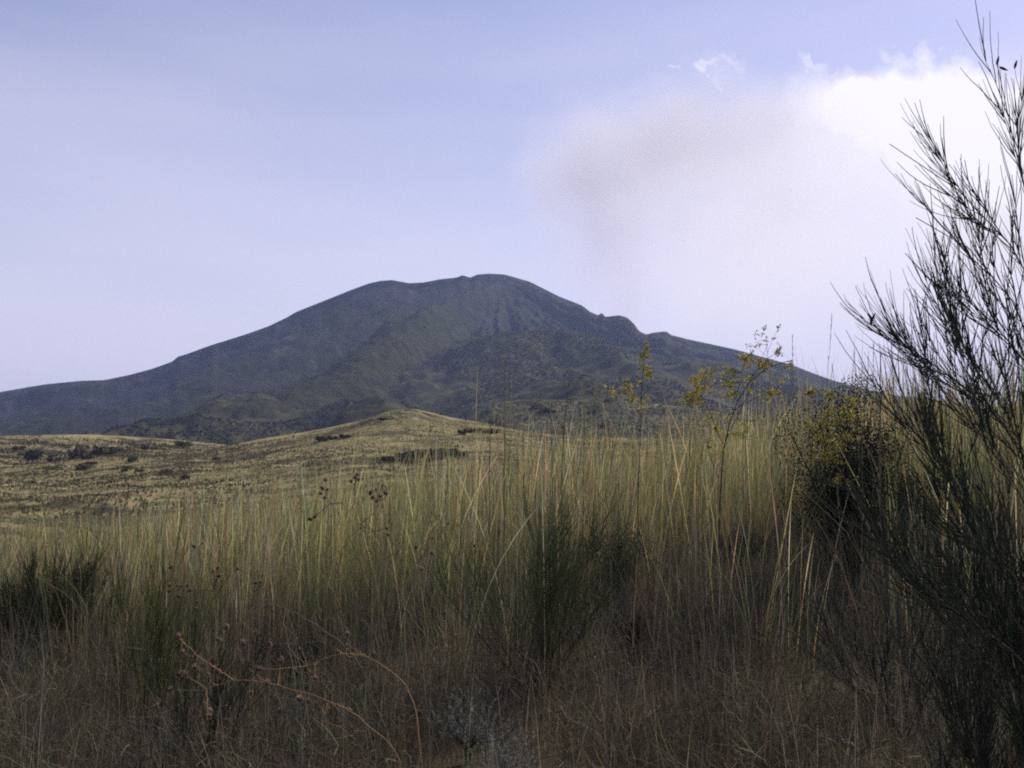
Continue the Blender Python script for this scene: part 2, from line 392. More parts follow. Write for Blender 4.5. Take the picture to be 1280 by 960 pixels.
olive = terrain_mat('scrub_slope', [(0.36, (0.018, 0.022, 0.010)), (0.5, (0.044, 0.047, 0.018)), (0.64, (0.095, 0.090, 0.032))], 0.03, 5.0,
                    [((0.022, 0.022, 0.022), 0.008, 0.54, 0.62), ((0.12, 0.075, 0.05), 0.035, 0.62, 0.70), ((0.09, 0.088, 0.04), 0.011, 0.60, 0.72)], (1, 0.5, 1))
foot_pts = [(-700, 575), (-200, 560), (0, 548), (80, 540), (161, 530), (195, 516), (230, 512), (262, 511), (307, 507), (337, 498), (390, 485), (430, 474), (475, 464), (520, 449), (569, 432), (606, 421), (640, 413), (662, 412), (700, 411),
            (740, 419), (780, 432), (830, 446), (900, 462), (960, 478), (1040, 498), (1100, 510), (1280, 540), (1700, 580)]
foot = ridge_land('foothills', foot_pts, 2300, 750, 2, olive, nn=200, expo=1.15, rough=0.03, fine=0.008, wob=0.2, seed=4, gully=0.06)
pale = terrain_mat('pale_scrub_hill', [(0.32, (0.035, 0.038, 0.022)), (0.5, (0.10, 0.10, 0.05)), (0.66, (0.20, 0.17, 0.09))], 0.03, 1.5,
                   [((0.025, 0.030, 0.018), 0.045, 0.53, 0.60)], (1, 0.6, 1))
knoll_pts = [(-900, 640), (400, 600), (520, 560), (560, 535), (587, 522), (610, 506), (644, 500), (670, 499), (707, 500), (730, 489), (752, 479), (775, 490), (812, 503), (880, 512), (1000, 528), (1280, 552), (1700, 580)]
knoll = ridge_land('knoll', knoll_pts, 900, 420, -3, pale, nn=110, expo=1.1, rough=0.012, fine=0.003, wob=0.15, seed=9, az=(-12, 44), na=520)
gold = terrain_mat('golden_grassland', [(0.30, (0.15, 0.135, 0.055)), (0.5, (0.29, 0.25, 0.11)), (0.68, (0.40, 0.33, 0.17))], 0.06, 0.7,
                   [((0.07, 0.08, 0.035), 0.05, 0.56, 0.66), ((0.34, 0.20, 0.14), 0.12, 0.58, 0.70), ((0.045, 0.05, 0.028), 0.06, 0.57, 0.61)], (0.7, 2.2, 1.0), attr=((0.03, 0.03, 0.022), (0.10, 0.09, 0.05)))
def scrub_l(A, R, X, Y, s):
    b = smooth(fbm(X / 30 + 5, Y / 9, 4, 0.6), 0.02, 0.09)
    return b * (0.35 + 0.65 * smooth(-A, 0.1, 0.3))
plain_pts = [(-900, 560), (-300, 550), (0, 545), (60, 543), (112, 543), (170, 546), (225, 550), (300, 558), (500, 580), (800, 600), (1700, 620)]
plain = ridge_land('grassy_plain', plain_pts, 620, 150, -9, gold, nn=160, expo=1.5, rough=0.006, fine=0.005, wob=0.1, attrf=scrub_l, seed=2)
hill_pts = [(-900, 640), (-200, 600), (0, 585), (90, 575), (142, 566), (200, 562), (262, 560), (300, 554), (335, 547), (375, 541), (412, 534), (450, 526), (470, 519), (486, 514), (500, 512), (515, 511), (528, 513), (545, 517), (561, 521), (590, 526), (625, 534), (662, 541), (720, 545),
            (800, 548), (1000, 556), (1280, 566), (1700, 590)]
def scrub_h(A, R, X, Y, s):
    b = smooth(fbm(X / 22 + 15, Y / 9, 4, 0.6), 0.07, 0.15)
    return b * 0.85
hill = ridge_land('golden_hill', hill_pts, 400, 60, -9, gold, nn=200, expo=1.35, rough=0.014, fine=0.005, wob=0.16, attrf=scrub_h, seed=6)

# ------------------------------------------------------------------ haze and smoke
hz = bpy.data.materials.new('valley_haze'); hz.use_nodes = True; t = hz.node_tree; t.nodes.clear()
pv = N(t, 'ShaderNodeVolumePrincipled'); pv.inputs['Color'].default_value = (0.48, 0.60, 1.0, 1); pv.inputs['Density'].default_value = 0.000075; pv.inputs['Anisotropy'].default_value = 0.2
o_ = N(t, 'ShaderNodeOutputMaterial'); L(t, pv.outputs[0], o_.inputs['Volume'])
def box_mesh(name, x0, x1, y0, y1, z0, z1, mat):
    v = [(x, y, z) for x in (x0, x1) for y in (y0, y1) for z in (z0, z1)]
    fc = [(0, 1, 3, 2), (4, 6, 7, 5), (0, 4, 5, 1), (2, 3, 7, 6), (0, 2, 6, 4), (1, 5, 7, 3)]
    return mesh_np(name, v, fc, mat)
HAZE = True
if HAZE: tag(box_mesh('haze', -23000, 23000, -23000, 23000, -12.5, 760, hz), kind='stuff')

def vapour(name, D, blobs_px, dens_k, albedo, aniso, warp, lo, hi, thick, seed):
    """a drifting body of smoke or cloud: a lumpy density field inside one closed box; blob = (px, py, rx, ry, density)"""
    s = D / 1280.0
    m = bpy.data.materials.new('drifting_' + name); m.use_nodes = True; t = m.node_tree; t.nodes.clear()
    g = N(t, 'ShaderNodeNewGeometry')
    nz = N(t, 'ShaderNodeTexNoise'); nz.inputs['Scale'].default_value = 1 / (95 * s); nz.inputs['Detail'].default_value = 4; nz.inputs['Roughness'].default_value = 0.55
    of = N(t, 'ShaderNodeVectorMath', operation='ADD'); of.inputs[1].default_value = (seed * 900, 0, 0); L(t, g.outputs['Position'], of.inputs[0])
    L(t, of.outputs[0], nz.inputs[0])
    sub = N(t, 'ShaderNodeVectorMath', operation='SUBTRACT'); L(t, nz.outputs['Color'], sub.inputs[0]); sub.inputs[1].default_value = (.5, .5, .5)
    scl = N(t, 'ShaderNodeVectorMath', operation='SCALE'); L(t, sub.outputs[0], scl.inputs[0]); scl.inputs['Scale'].default_value = warp * s
    wp = N(t, 'ShaderNodeVectorMath', operation='ADD'); L(t, g.outputs['Position'], wp.inputs[0]); L(t, scl.outputs[0], wp.inputs[1])
    acc = None
    for px, py, rx, rz, dn in blobs_px:
        c = at(px, py, D)
        a = N(t, 'ShaderNodeVectorMath', operation='SUBTRACT'); L(t, wp.outputs[0], a.inputs[0]); a.inputs[1].default_value = tuple(c)
        b = N(t, 'ShaderNodeVectorMath', operation='MULTIPLY'); L(t, a.outputs[0], b.inputs[0]); b.inputs[1].default_value = (1 / (rx * s), 1 / (min(thick, 0.9 * min(rx, rz)) * s), 1 / (rz * s))
        d = N(t, 'ShaderNodeVectorMath', operation='DOT_PRODUCT'); L(t, b.outputs[0], d.inputs[0]); L(t, b.outputs[0], d.inputs[1])
        q = M(t, 'MULTIPLY', M(t, 'SUBTRACT', 1.0, d.outputs['Value'], clamp=True), dn)
        acc = q if acc is None else M(t, 'ADD', acc, q)
    acc = M(t, 'MULTIPLY', acc, M(t, 'MULTIPLY_ADD', nz.outputs[0], 3.2, -0.6, clamp=False))
    dens = M(t, 'MAXIMUM', M(t, 'MULTIPLY', acc, dens_k / s), 0.0)
    pv = N(t, 'ShaderNodeVolumePrincipled'); pv.inputs['Color'].default_value = albedo; pv.inputs['Anisotropy'].default_value = aniso
    L(t, dens, pv.inputs['Density'])
    o_ = N(t, 'ShaderNodeOutputMaterial'); L(t, pv.outputs[0], o_.inputs['Volume'])
    lo = at(*lo, D); hi = at(*hi, D)
    o = box_mesh(name, lo[0], hi[0], D - thick * s, D + thick * s, lo[2], hi[2], m)
    tag(o, kind='stuff')
# ash-grey smoke leaning over from the crater behind the summit
vapour('smoke', 25500.0, [(790, 425, 34, 50, 1.8), (776, 385, 44, 66, 1.7), (762, 330, 62, 85, 1.2), (738, 270, 90, 90, 1.0), (715, 212, 100, 76, .8), (790, 185, 130, 88, .7), (880, 150, 140, 80, .7),
        (970, 150, 150, 86, .6), (860, 240, 190, 120, .45), (1000, 240, 220, 140, .35), (900, 320, 180, 110, .2)], 0.0056, (0.82, 0.81, 0.85, 1), 0.3, 105, (560, 455), (1250, 20), 100, 1)

# ------------------------------------------------------------------ meadow grass (stuff)
def fan_points(n, y0, y1, spread=0.68, edge=None):
    out = []
    got = 0
    while got < n:
        r = np.sqrt(rng.uniform(y0 ** 2, y1 ** 2, n)); u = rng.uniform(-spread, spread, n)
        x = r * u; y = r
        keep = np.ones(n, bool) if edge is None else edge(x, y)
        p = np.stack([x, y], -1)[keep]; out.append(p); got += len(p)
    return np.concatenate(out)[:n]
def clumped(p, n_per, rad, nrand):
    k = rng.integers(0, len(p), nrand)
    off = rng.normal(0, rad, (nrand, 2)); clumped.k = k; return p[k] + off, off
def clump_tone(nc, v=.3, h=.08):
    return np.clip((1 + rng.normal(0, v, (nc, 1))) * (1 + rng.normal(0, h, (nc, 3))), .35, 1.9)
def z3(p):
    return np.concatenate([p, ground_z(p[:, 0], p[:, 1])[:, None] - 0.02], 1)
def tall_edge(x, y):
    lim = 10.6 + 4.5 * fbm(x * 0.7, y * 0.35 + 3, 3) - 0.6 * smooth(-x, 2, 5)
    return y > lim
STRAW = [(0.44, 0.36, 0.13), (0.60, 0.49, 0.24), (0.27, 0.28, 0.11), (0.16, 0.19, 0.08), (0.38, 0.37, 0.25), (0.31, 0.21, 0.13)]
g = Acc()
centres = np.concatenate([fan_points(1650, 8.0, 21, edge=tall_edge), fan_points(40, 7.4, 10.5)])
CT = clump_tone(len(centres), .3, .05); CH = np.clip(rng.normal(1, .2, len(centres)), .5, 1.5)
# leaf tufts
n = 42000
p, off = clumped(centres, 0, 0.16, n)
hmod = 1.08 + 0.6 * fbm(p[:, 0] * 0.8, p[:, 1] * 0.8, 3) + 0.12 * smooth(p[:, 0], 1, 6) - .18 * smooth(-p[:, 0], 0, 4.5)
ln = np.abs(rng.normal(0.95, 0.22, n)) * hmod * CH[clumped.k]
ribbons(g, z3(p), np.arctan2(off[:, 1], off[:, 0]) + rng.normal(0, .5, n), ln, np.abs(rng.normal(0.08, 0.11, n)), np.abs(rng.normal(0.45, 0.5, n)), rng.uniform(.0035, .0075, n),
        pick(STRAW, [1.5, .6, 4, 6, 1.2, 1], n) * CT[clumped.k] * .78, 4)
# flowering stems standing above, each ending in a slim seed plume
n = 20000
p, off = clumped(centres, 0, 0.22, n)
hmod = 1.13 + 0.6 * fbm(p[:, 0] * 0.5 + 7, p[:, 1] * 0.5, 3) + 0.15 * smooth(p[:, 0], 1, 6) - .20 * smooth(-p[:, 0], 0, 4.5)
ln = np.clip(rng.normal(1.24, 0.24, n), .6, 1.95) * hmod * (CH[clumped.k] * .5 + .5)
prof = np.array([0.55, .5, .45, .4, .35, .75, 1.0, .7, .12])
ribbons(g, z3(p), rng.normal(0.3, 1.6, n), ln, rng.normal(0.05, 0.08, n) + .25 * (rng.random(n) > .94), np.abs(rng.normal(0.10, 0.20, n)) + .8 * (rng.random(n) > .93), rng.uniform(.005, .010, n),
        pick(STRAW, [4, 3, 3, 2, 3, 1.6], n) * CT[clumped.k], 8, prof)
tag(g.build('tall_grass', MAT_GRASS), kind='stuff')

g = Acc()
# low dead undergrowth between the camera and the tall grass
DEAD = [(0.105, 0.094, 0.064), (0.18, 0.15, 0.088), (0.085, 0.086, 0.068), (0.30, 0.27, 0.18), (0.070, 0.086, 0.042), (0.14, 0.098, 0.058)]
def low_edge(x, y): return ~tall_edge(x, y - 1.2)
c2 = fan_points(1150, 2.6, 12.6, edge=low_edge)
_clear = [at(585, 905, 5.9)[:2], at(632, 945, 5.2)[:2]]
c2 = c2[np.all([(np.abs(c2[:, 0] - q_[0] * c2[:, 1] / q_[1]) > .26) | (c2[:, 1] > q_[1] + .15) | (c2[:, 1] < q_[1] - .9) for q_ in _clear], axis=0)]
DT = clump_tone(len(c2), .38, .10) * (1 + .9 * np.clip(fbm(c2[:, 0] * .5, c2[:, 1] * .6 + 20, 3), -.4, .6))[:, None]; DH = np.clip(rng.normal(1, .35, len(c2)), .3, 2)
n = 76000
p, off = clumped(c2, 0, 0.15, n)
hm = 1.0 + 1.3 * fbm(p[:, 0] * 0.7 + 3, p[:, 1] * 0.7 + 8, 3)
ln = np.abs(rng.normal(0.33, 0.13, n)) * hm * DH[clumped.k] * (0.75 + 0.35 * smooth(p[:, 1], 5, 10))
ribbons(g, z3(p), np.arctan2(off[:, 1], off[:, 0]) + rng.normal(0, .7, n), ln, np.abs(rng.normal(0.22, 0.3, n)), rng.normal(0.5, 0.9, n), rng.uniform(.002, .005, n),
        pick(DEAD, [4, 3, 4, 1.5, 2, 2], n) * DT[clumped.k], 4)
n = 6000       # lone dry stems rising out of it
p, off = clumped(c2, 0, 0.3, n)
ln = np.clip(rng.normal(0.72, 0.2, n), .3, 1.25) * (0.7 + 0.45 * smooth(p[:, 1], 5, 10))
ribbons(g, z3(p), rng.uniform(0, 6.28, n), ln, np.abs(rng.normal(0.08, 0.12, n)), np.abs(rng.normal(0.1, 0.2, n)), rng.uniform(.003, .006, n),
        pick(DEAD, [2, 4, 1, 4, 1, 3], n), 6)
# tangled wiry dead twiglets
n = 30000
p, off = clumped(c2, 0, 0.25, n)
P = np.empty((n, 5, 3)); b = z3(p); b[:, 2] += rng.uniform(0, .35, n)
P[:, 0] = b; d = rng.normal(0, 1, (n, 3)); d[:, 2] = np.abs(d[:, 2]) * .7 + .3; d /= np.linalg.norm(d, axis=1, keepdims=True)
for i in range(1, 5):
    d = d + rng.normal(0, .45, (n, 3)); d /= np.linalg.norm(d, axis=1, keepdims=True)
    P[:, i] = P[:, i - 1] + d * rng.uniform(.03, .09, (n, 1))
tubes(g, P, np.tile(np.array([.0018, .0016, .0014, .0011, .0007]), (n, 1)), pick(DEAD, [3, 2, 5, 1.5, .5, 3], n), 3)
tag(g.build('dry_undergrowth', MAT_DRY), kind='stuff')

# grass tufts on the slope beyond the meadow crest
g = Acc()
n = 40000
p = fan_points(n, 21, 62, 0.75)
ribbons(g, z3(p), rng.uniform(0, 6.28, n), np.abs(rng.normal(.6, .2, n)), np.abs(rng.normal(.1, .1, n)), np.abs(rng.normal(.3, .3, n)), rng.uniform(.012, .03, n), pick(STRAW, [3, 2, 3, 3, 1, 1], n), 3)
tag(g.build('slope_grass', MAT_GRASS), kind='stuff')

# ------------------------------------------------------------------ rod shrubs (broom)
def unit(v): return v / (np.linalg.norm(v) + 1e-9)
def rotaway(d, amt):
    r = rng.normal(0, 1, 3); r -= d * r.dot(d); return unit(d + unit(r) * amt)
def grow(start, d, length, k, up, wob):
    pts = [np.array(start, float)]; seg = length / (k - 1)
    for i in range(k - 1):
        d = unit(d + np.array([0, 0, up]) + rng.normal(0, wob, 3)); pts.append(pts[-1] + d * seg)
    return np.array(pts), d
_pa = Acc(); tubes(_pa, np.array([[(0, 0, z * .03) for z in (-.1, .12, .4, .65, .9)]]), np.array([[.0012, .004, .0046, .003, .0008]]), colvar((.035, .030, .025), 1), 6)
POD = _pa.build('seed_pod', MAT_TWIG, link=False)
def pod(root, loc, d):
    o = bpy.data.objects.new('seed_pod', POD); COL.objects.link(o); o.parent = root; o.location = loc
    o.rotation_euler = Vector(d).to_track_quat('Z', 'Y').to_euler(); return o
def broom(name, base, label, cat, H=1.7, spread=0.75, nmain=26, ntw=14, nsub=3, r=0.004, col=(0.030, 0.045, 0.020), wood=(0.06, 0.045, 0.035), pods=0, up=0.10, bias=None, lead=None, group=None, K=8, tl=0.33, front=0.0, woodr=0.012, lead_tw=None):
    root = empty(name, base, label, cat, group)
    st = Acc(); tw = Acc(); pd = Acc()
    mains, subs = [], []
    tips = []
    for i in range(nmain):
        az = rng.uniform(0, 2 * math.pi); phi = spread * math.sqrt(rng.uniform(0.01, 1))
        d = np.array([math.cos(az) * math.sin(phi), math.sin(az) * math.sin(phi), math.cos(phi)])
        if bias is not None: d = unit(d + np.array(bias) * rng.uniform(0, 1))
        q, e = grow(np.array([rng.normal(0, .05), rng.normal(0, .05), -0.03]), d, H * rng.uniform(.62, .95) * (0.75 + 0.25 * math.cos(phi)) , K, up * 0.6, .05)
        mains.append(q)
    if lead is not None:
        for l in lead: mains.append(resample(np.array(l) - np.array(base), K, .004))
    for qi, q in enumerate(mains):
        isl = lead_tw is not None and qi >= nmain
        for j in range(lead_tw if isl else ntw):
            tt = rng.uniform(.35, .9) if isl else rng.uniform(.22, .98); s_ = tt * (K - 1); i0 = min(int(s_), K - 2)
            pnt = q[i0] + (q[i0 + 1] - q[i0]) * (s_ - i0); dd = unit(q[i0 + 1] - q[i0])
            q2, e = grow(pnt, rotaway(dd, rng.uniform(.2, .6)), H * tl * rng.uniform(.55, 1.25) * (1.1 - .35 * tt), K, up, .06)
            subs.append(q2)
            for m_ in range(nsub):
                i1 = rng.integers(1, K - 2)
                q3, e = grow(q2[i1], rotaway(unit(q2[i1 + 1] - q2[i1]), rng.uniform(.18, .45)), H * tl * .6 * rng.uniform(.5, 1.2), K, up * .8, .05)
                subs.append(q3); tips.append((q3[-1], e))
    Mn = np.array(mains); S = np.array(subs)
    taper = np.linspace(1, .35, K)
    tubes(st, Mn, woodr * rng.uniform(.5, 1, (len(Mn), 1)) * taper[None, :] ** 1.3, colvar(wood, len(Mn)), 5)
    tubes(tw, S, r * rng.uniform(.6, 1.1, (len(S), 1)) * np.linspace(1, .4, K)[None, :], colvar(col, len(S), .3, .1), 4)
    st.build('stem', MAT_WOOD, root); tw.build('twigs', MAT_TWIG, root)
    if pods:
        idx = rng.choice(len(tips), min(pods, len(tips)), replace=False)
        for i in idx:
            t0, e = tips[i]; pod(root, t0, rotaway(e, .4))
    return root
def foot_of(px, py, y):
    """standing point on the ground at distance y below the picture column px"""
    p = at(px, py, y); return np.array([p[0], y, float(ground_z(p[0], y))])

def big_broom():
    Y0 = 3.2
    b = foot_of(1435, 900, Y0)
    L_ = lambda pts: [at(x, y, Y0 + dz) for x, y, dz in pts]
    lead = [L_(l) for l in (
        [(1350, 760, 0), (1340, 560, 0), (1325, 400, -.05), (1300, 280, -.1), (1265, 185, -.1), (1245, 130, -.1), (1246, 78, -.1)],
        [(1350, 800, 0), (1330, 500, -.1), (1310, 330, -.1), (1270, 265, -.15), (1200, 240, -.2), (1150, 215, -.2), (1112, 180, -.2)],
        [(1350, 800, 0), (1325, 560, -.1), (1290, 380, -.1), (1240, 300, -.15), (1190, 290, -.2), (1145, 272, -.2)],
        [(1350, 820, 0), (1315, 640, 0), (1270, 520, 0), (1210, 440, 0), (1160, 370, 0), (1135, 320, 0), (1132, 285, 0)],
        [(1350, 800, 0), (1300, 600, .1), (1250, 500, .1), (1200, 452, .15), (1150, 448, .2), (1105, 432, .2), (1089, 405, .2)],
        [(1350, 840, 0), (1300, 660, .1), (1250, 560, .1), (1200, 500, .15), (1150, 440, .2), (1120, 415, .2)],
        [(1350, 860, 0), (1290, 740, 0), (1220, 640, 0), (1160, 560, 0), (1110, 500, .05), (1080, 440, .05)],
        [(1350, 880, 0), (1270, 800, 0), (1180, 740, 0), (1110, 690, 0), (1060, 650, 0)],
        [(1350, 850, -.1), (1260, 700, -.2), (1180, 640, -.25), (1120, 610, -.3), (1070, 600, -.3)],
        [(1350, 800, 0), (1330, 560, -.2), (1290, 440, -.3), (1230, 380, -.4), (1180, 350, -.4)],
        [(1350, 880, -.1), (1250, 760, -.2), (1190, 600, -.2), (1150, 480, -.2), (1140, 400, -.2)],
        [(1350, 880, -.1), (1280, 700, -.2), (1230, 560, -.2), (1200, 430, -.2), (1170, 330, -.2)],
        [(1350, 900, .1), (1260, 860, .15), (1180, 780, .2), (1130, 700, .2), (1100, 640, .2)],
        [(1350, 900, .2), (1280, 760, .3), (1225, 680, .3), (1180, 600, .3), (1165, 540, .3)],
        [(1350, 900, -.2), (1270, 820, -.3), (1200, 760, -.35), (1140, 740, -.4), (1100, 720, -.4)],
        [(1350, 880, .1), (1290, 640, .2), (1260, 480, .2), (1235, 360, .2), (1215, 250, .2), (1206, 200, .2)])]
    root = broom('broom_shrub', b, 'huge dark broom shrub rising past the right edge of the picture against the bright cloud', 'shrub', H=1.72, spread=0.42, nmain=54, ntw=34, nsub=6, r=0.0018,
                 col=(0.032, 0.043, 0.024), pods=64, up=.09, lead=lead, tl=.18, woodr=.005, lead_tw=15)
    for t0, d in ((at(1089, 406, Y0 + .2), (0, 0, 1)), (at(1246, 80, Y0 - .1), (.3, 0, 1)), (at(1250, 84, Y0 - .1), (.9, 0, -.4)), (at(1090, 400, Y0 + .2), (-.5, 0, 1)), (at(1090, 400, Y0 + .2), (.5, 0, 1))):
        pod(root, t0 - b, unit(np.array(d, float)))
    return root
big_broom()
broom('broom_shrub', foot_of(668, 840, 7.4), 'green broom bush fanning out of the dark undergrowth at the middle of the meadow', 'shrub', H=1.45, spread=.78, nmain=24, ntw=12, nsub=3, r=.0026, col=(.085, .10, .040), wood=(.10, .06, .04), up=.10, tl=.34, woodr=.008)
broom('broom_shrub', foot_of(190, 900, 6.4), 'low yellow-green broom with upright whips left of the arching seed-head branches', 'shrub', H=1.15, spread=.33, nmain=14, ntw=9, nsub=2, r=.003, col=(.10, .11, .028), up=.10, tl=.36, woodr=.006)
broom('broom_shrub', foot_of(255, 935, 5.6), 'dull dark green broom sapling at the bottom edge beneath the yellow-green one', 'shrub', H=.85, spread=.5, nmain=12, ntw=9, nsub=2, r=.0025, col=(.035, .045, .02), up=.1, tl=.36, woodr=.005)
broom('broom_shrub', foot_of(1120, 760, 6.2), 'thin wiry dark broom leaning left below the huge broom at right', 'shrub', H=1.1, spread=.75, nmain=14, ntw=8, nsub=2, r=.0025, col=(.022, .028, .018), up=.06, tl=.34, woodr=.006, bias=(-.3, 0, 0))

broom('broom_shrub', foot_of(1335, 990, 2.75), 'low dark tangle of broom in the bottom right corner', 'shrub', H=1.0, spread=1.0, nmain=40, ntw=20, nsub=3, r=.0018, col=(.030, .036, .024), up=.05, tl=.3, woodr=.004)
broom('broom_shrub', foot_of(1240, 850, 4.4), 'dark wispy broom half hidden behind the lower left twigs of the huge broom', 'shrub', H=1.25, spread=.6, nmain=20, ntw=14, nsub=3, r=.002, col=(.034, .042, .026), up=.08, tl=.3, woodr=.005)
# ------------------------------------------------------------------ leafy shrubs
def leafy(name, base, label, cat, W, H, nleaf, col, size=(.012, .028), flowers=0, fcol=(.42, .30, .03), mat=None, group=None, depth=None, nst=18, lob=7, hang=0.0, build=True):
    depth = depth or W
    root = empty(name, base, label, cat, group)
    st = Acc(); lf = Acc(); fl = Acc()
    cs = [(rng.uniform(-.55, .55) * W / 2 * 1.1, rng.uniform(-.5, .5) * depth / 2, H * rng.uniform(.35, .8), W * rng.uniform(.16, .3)) for _ in range(lob)]
    Q = []
    for c in cs:
        for _ in range(max(1, nst // lob)):
            e = np.array([c[0] + rng.normal(0, c[3] * .6), c[1] + rng.normal(0, c[3] * .6), c[2] + rng.normal(.2, .4) * c[3]])
            m_ = np.array([e[0] * .4, e[1] * .4, e[2] * .45]); Q.append(resample([(rng.normal(0, .02), rng.normal(0, .02), -.03), m_, e], 7, .01))
    Q = np.array(Q); tubes(st, Q, np.linspace(.012, .003, 7)[None, :] * np.full((len(Q), 1), min(1, W)), colvar((.045, .036, .028), len(Q)), 4)
    k = rng.integers(0, lob, nleaf); c = np.array(cs)[k]
    v = rng.normal(0, 1, (nleaf, 3)); v /= np.linalg.norm(v, axis=1, keepdims=True); v *= (rng.random((nleaf, 1)) ** .45)
    p = np.stack([c[:, 0] + v[:, 0] * c[:, 3], c[:, 1] + v[:, 1] * c[:, 3], np.maximum(.03, c[:, 2] + v[:, 2] * c[:, 3] * 1.15)], -1)
    keep = (fbm(p[:, 0] * 6 / W + 3, p[:, 2] * 6 / W + p[:, 1] * 4 / W, 3) > -.13); p = p[keep]; nl = len(p)
    def leaves(acc, p, sz, cc):
        n_ = len(p); a = rng.normal(0, 1, (n_, 3)); a[:, 2] += .5; a /= np.linalg.norm(a, axis=1, keepdims=True)
        b = np.cross(a, rng.normal(0, 1, (n_, 3))); b /= np.linalg.norm(b, axis=1, keepdims=True)
        s_ = rng.uniform(*sz, (n_, 1)); V = np.stack([p - a * s_ * .5, p + b * s_ * .28, p + a * s_ * .5, p - b * s_ * .28], 1)
        acc.add(V.reshape(-1, 3), np.arange(n_ * 4).reshape(-1, 4), np.repeat(cc, 4, 0))
    leaves(lf, p, size, colvar(col, nl, .35, .1))
    st.build('stem', MAT_WOOD, root); lf.build('foliage', mat or MAT_LEAF, root)
    if flowers:
        ci = rng.integers(0, nl, max(3, flowers // 8)); q = p[rng.choice(ci, flowers)] + rng.normal(0, .03, (flowers, 3)) + np.array([0, -.02, .03])
        leaves(fl, q, (size[0], size[1] * .9), colvar(fcol, flowers, .3, .08)); tag(fl.build('flowers', MAT_LEAF, root), kind='stuff')
    return root
leafy('dark_shrub', foot_of(1068, 650, 9.6), 'dense dark bush behind the reed-like stalks at right, beside the yellow-flecked shrub', 'shrub', 1.45, 2.0, 34000, (.020, .026, .016), (.012, .03), nst=40, lob=11)
leafy('dark_shrub', foot_of(1150, 640, 10.2), 'smaller olive bush between the dense dark bush and the huge broom', 'shrub', .8, 1.35, 9000, (.038, .046, .022), (.012, .03), nst=20, lob=6)
broom('broom_shrub', foot_of(70, 740, 9.0), 'rounded dark green broom tussock among pale grass near the left edge', 'shrub', H=1.05, spread=.85, nmain=36, ntw=16, nsub=3, r=.003, col=(.040, .050, .022), up=.10, tl=.34, woodr=.005)
leafy('dark_shrub', foot_of(775, 715, 9.6), 'shadowy bush flecked yellow in the grass just right of the middle broom', 'shrub', .85, .8, 8000, (.026, .034, .018), (.01, .026), flowers=420, fcol=(.22, .20, .06), nst=22, lob=7)
leafy('dark_shrub', foot_of(325, 700, 11.0), 'small dark green tuft of a bush at the foot of the tall grass, left', 'shrub', .45, .75, 3500, (.024, .036, .018), (.01, .024), nst=12, lob=5)
leafy('dark_shrub', foot_of(920, 665, 9.8), 'low dark bush with a few yellow flecks under the thin crooked yellow shrub', 'shrub', .6, .7, 6000, (.028, .034, .02), (.01, .024), flowers=160, fcol=(.26, .22, .05), nst=14, lob=5)
leafy('dark_shrub', foot_of(372, 800, 7.6), 'dark leafless-looking knot of brush behind the arching seed-head branches', 'shrub', .6, .42, 5000, (.028, .024, .022), (.008, .02), nst=40, lob=5)
leafy('dark_shrub', foot_of(795, 800, 8.0), 'black-brown knot of brush at the right foot of the middle broom', 'shrub', .5, .42, 4000, (.022, .02, .018), (.008, .02), nst=30, lob=5)

# thin shrubs with yellow flower tufts
def yellow_shrub(base, label, trunk, branches, tufts, dens=26, r=.009, tr=.10, fcol=(.62, .50, .10), wcol=(.05, .042, .03)):
    root = empty('yellow_flowered_shrub', base, label, 'shrub')
    st = Acc(); fl = Acc(); lf = Acc()
    for tk in trunk:
        q = resample(np.array(tk) - base, 12, .004); tubes(st, q[None], np.linspace(r, r * .35, 12)[None], colvar(wcol, 1, .1), 5)
    for bq in branches:
        q = resample(np.array(bq) - base, 8, .006); tubes(st, q[None], np.linspace(r * .4, r * .15, 8)[None], colvar(wcol, 1, .1), 4)
    allp = np.concatenate([resample(np.array(b_) - base, 8) for b_ in (list(trunk) + list(branches))])
    for (c, rad, k) in tufts:
        c = np.array(c) - base; cent = c + rng.normal(0, rad * .55, (max(2, k // 3), 3))
        for ce in cent:
            j = np.argmin(np.linalg.norm(allp - ce, axis=1)); q = resample([allp[j], (allp[j] + ce) / 2 + np.array([0, 0, -.015]), ce], 6, .003)
            tubes(st, q[None], np.linspace(.0022, .0012, 6)[None], colvar((.07, .07, .035), 1, .2), 3)
            n_ = int(dens * rng.uniform(.5, 1.4)); tt_ = rng.uniform(1.5, 5, n_); i_ = tt_.astype(int).clip(0, 4); p = q[i_] + (q[i_ + 1] - q[i_]) * (tt_ - i_)[:, None] + rng.normal(0, .012, (n_, 3))
            for acc_, cc, sel in ((fl, fcol, slice(0, n_ * 3 // 5)), (lf, (.22, .24, .07), slice(n_ * 3 // 5, n_))):
                pp = p[sel]; m_ = len(pp)
                if m_ == 0: continue
                a = rng.normal(0, 1, (m_, 3)); a /= np.linalg.norm(a, axis=1, keepdims=True); b = np.cross(a, rng.normal(0, 1, (m_, 3))); b /= np.linalg.norm(b, axis=1, keepdims=True)
                s_ = rng.uniform(.012, .028, (m_, 1)); V = np.stack([p[sel] - a * s_ * .5, pp + b * s_ * .3, pp + a * s_ * .5, pp - b * s_ * .3], 1)
                acc_.add(V.reshape(-1, 3), np.arange(m_ * 4).reshape(-1, 4), np.repeat(colvar(cc, m_, .3, .1), 4, 0))
    st.build('stem', MAT_WOOD, root); lf.build('foliage', MAT_LEAF, root); tag(fl.build('flowers', MAT_LEAF, root), kind='stuff')
    return root
def pts(Y, *xy): return [at(x, y, Y) for x, y in xy]
Yb = 9.4
b0 = foot_of(897, 690, Yb)
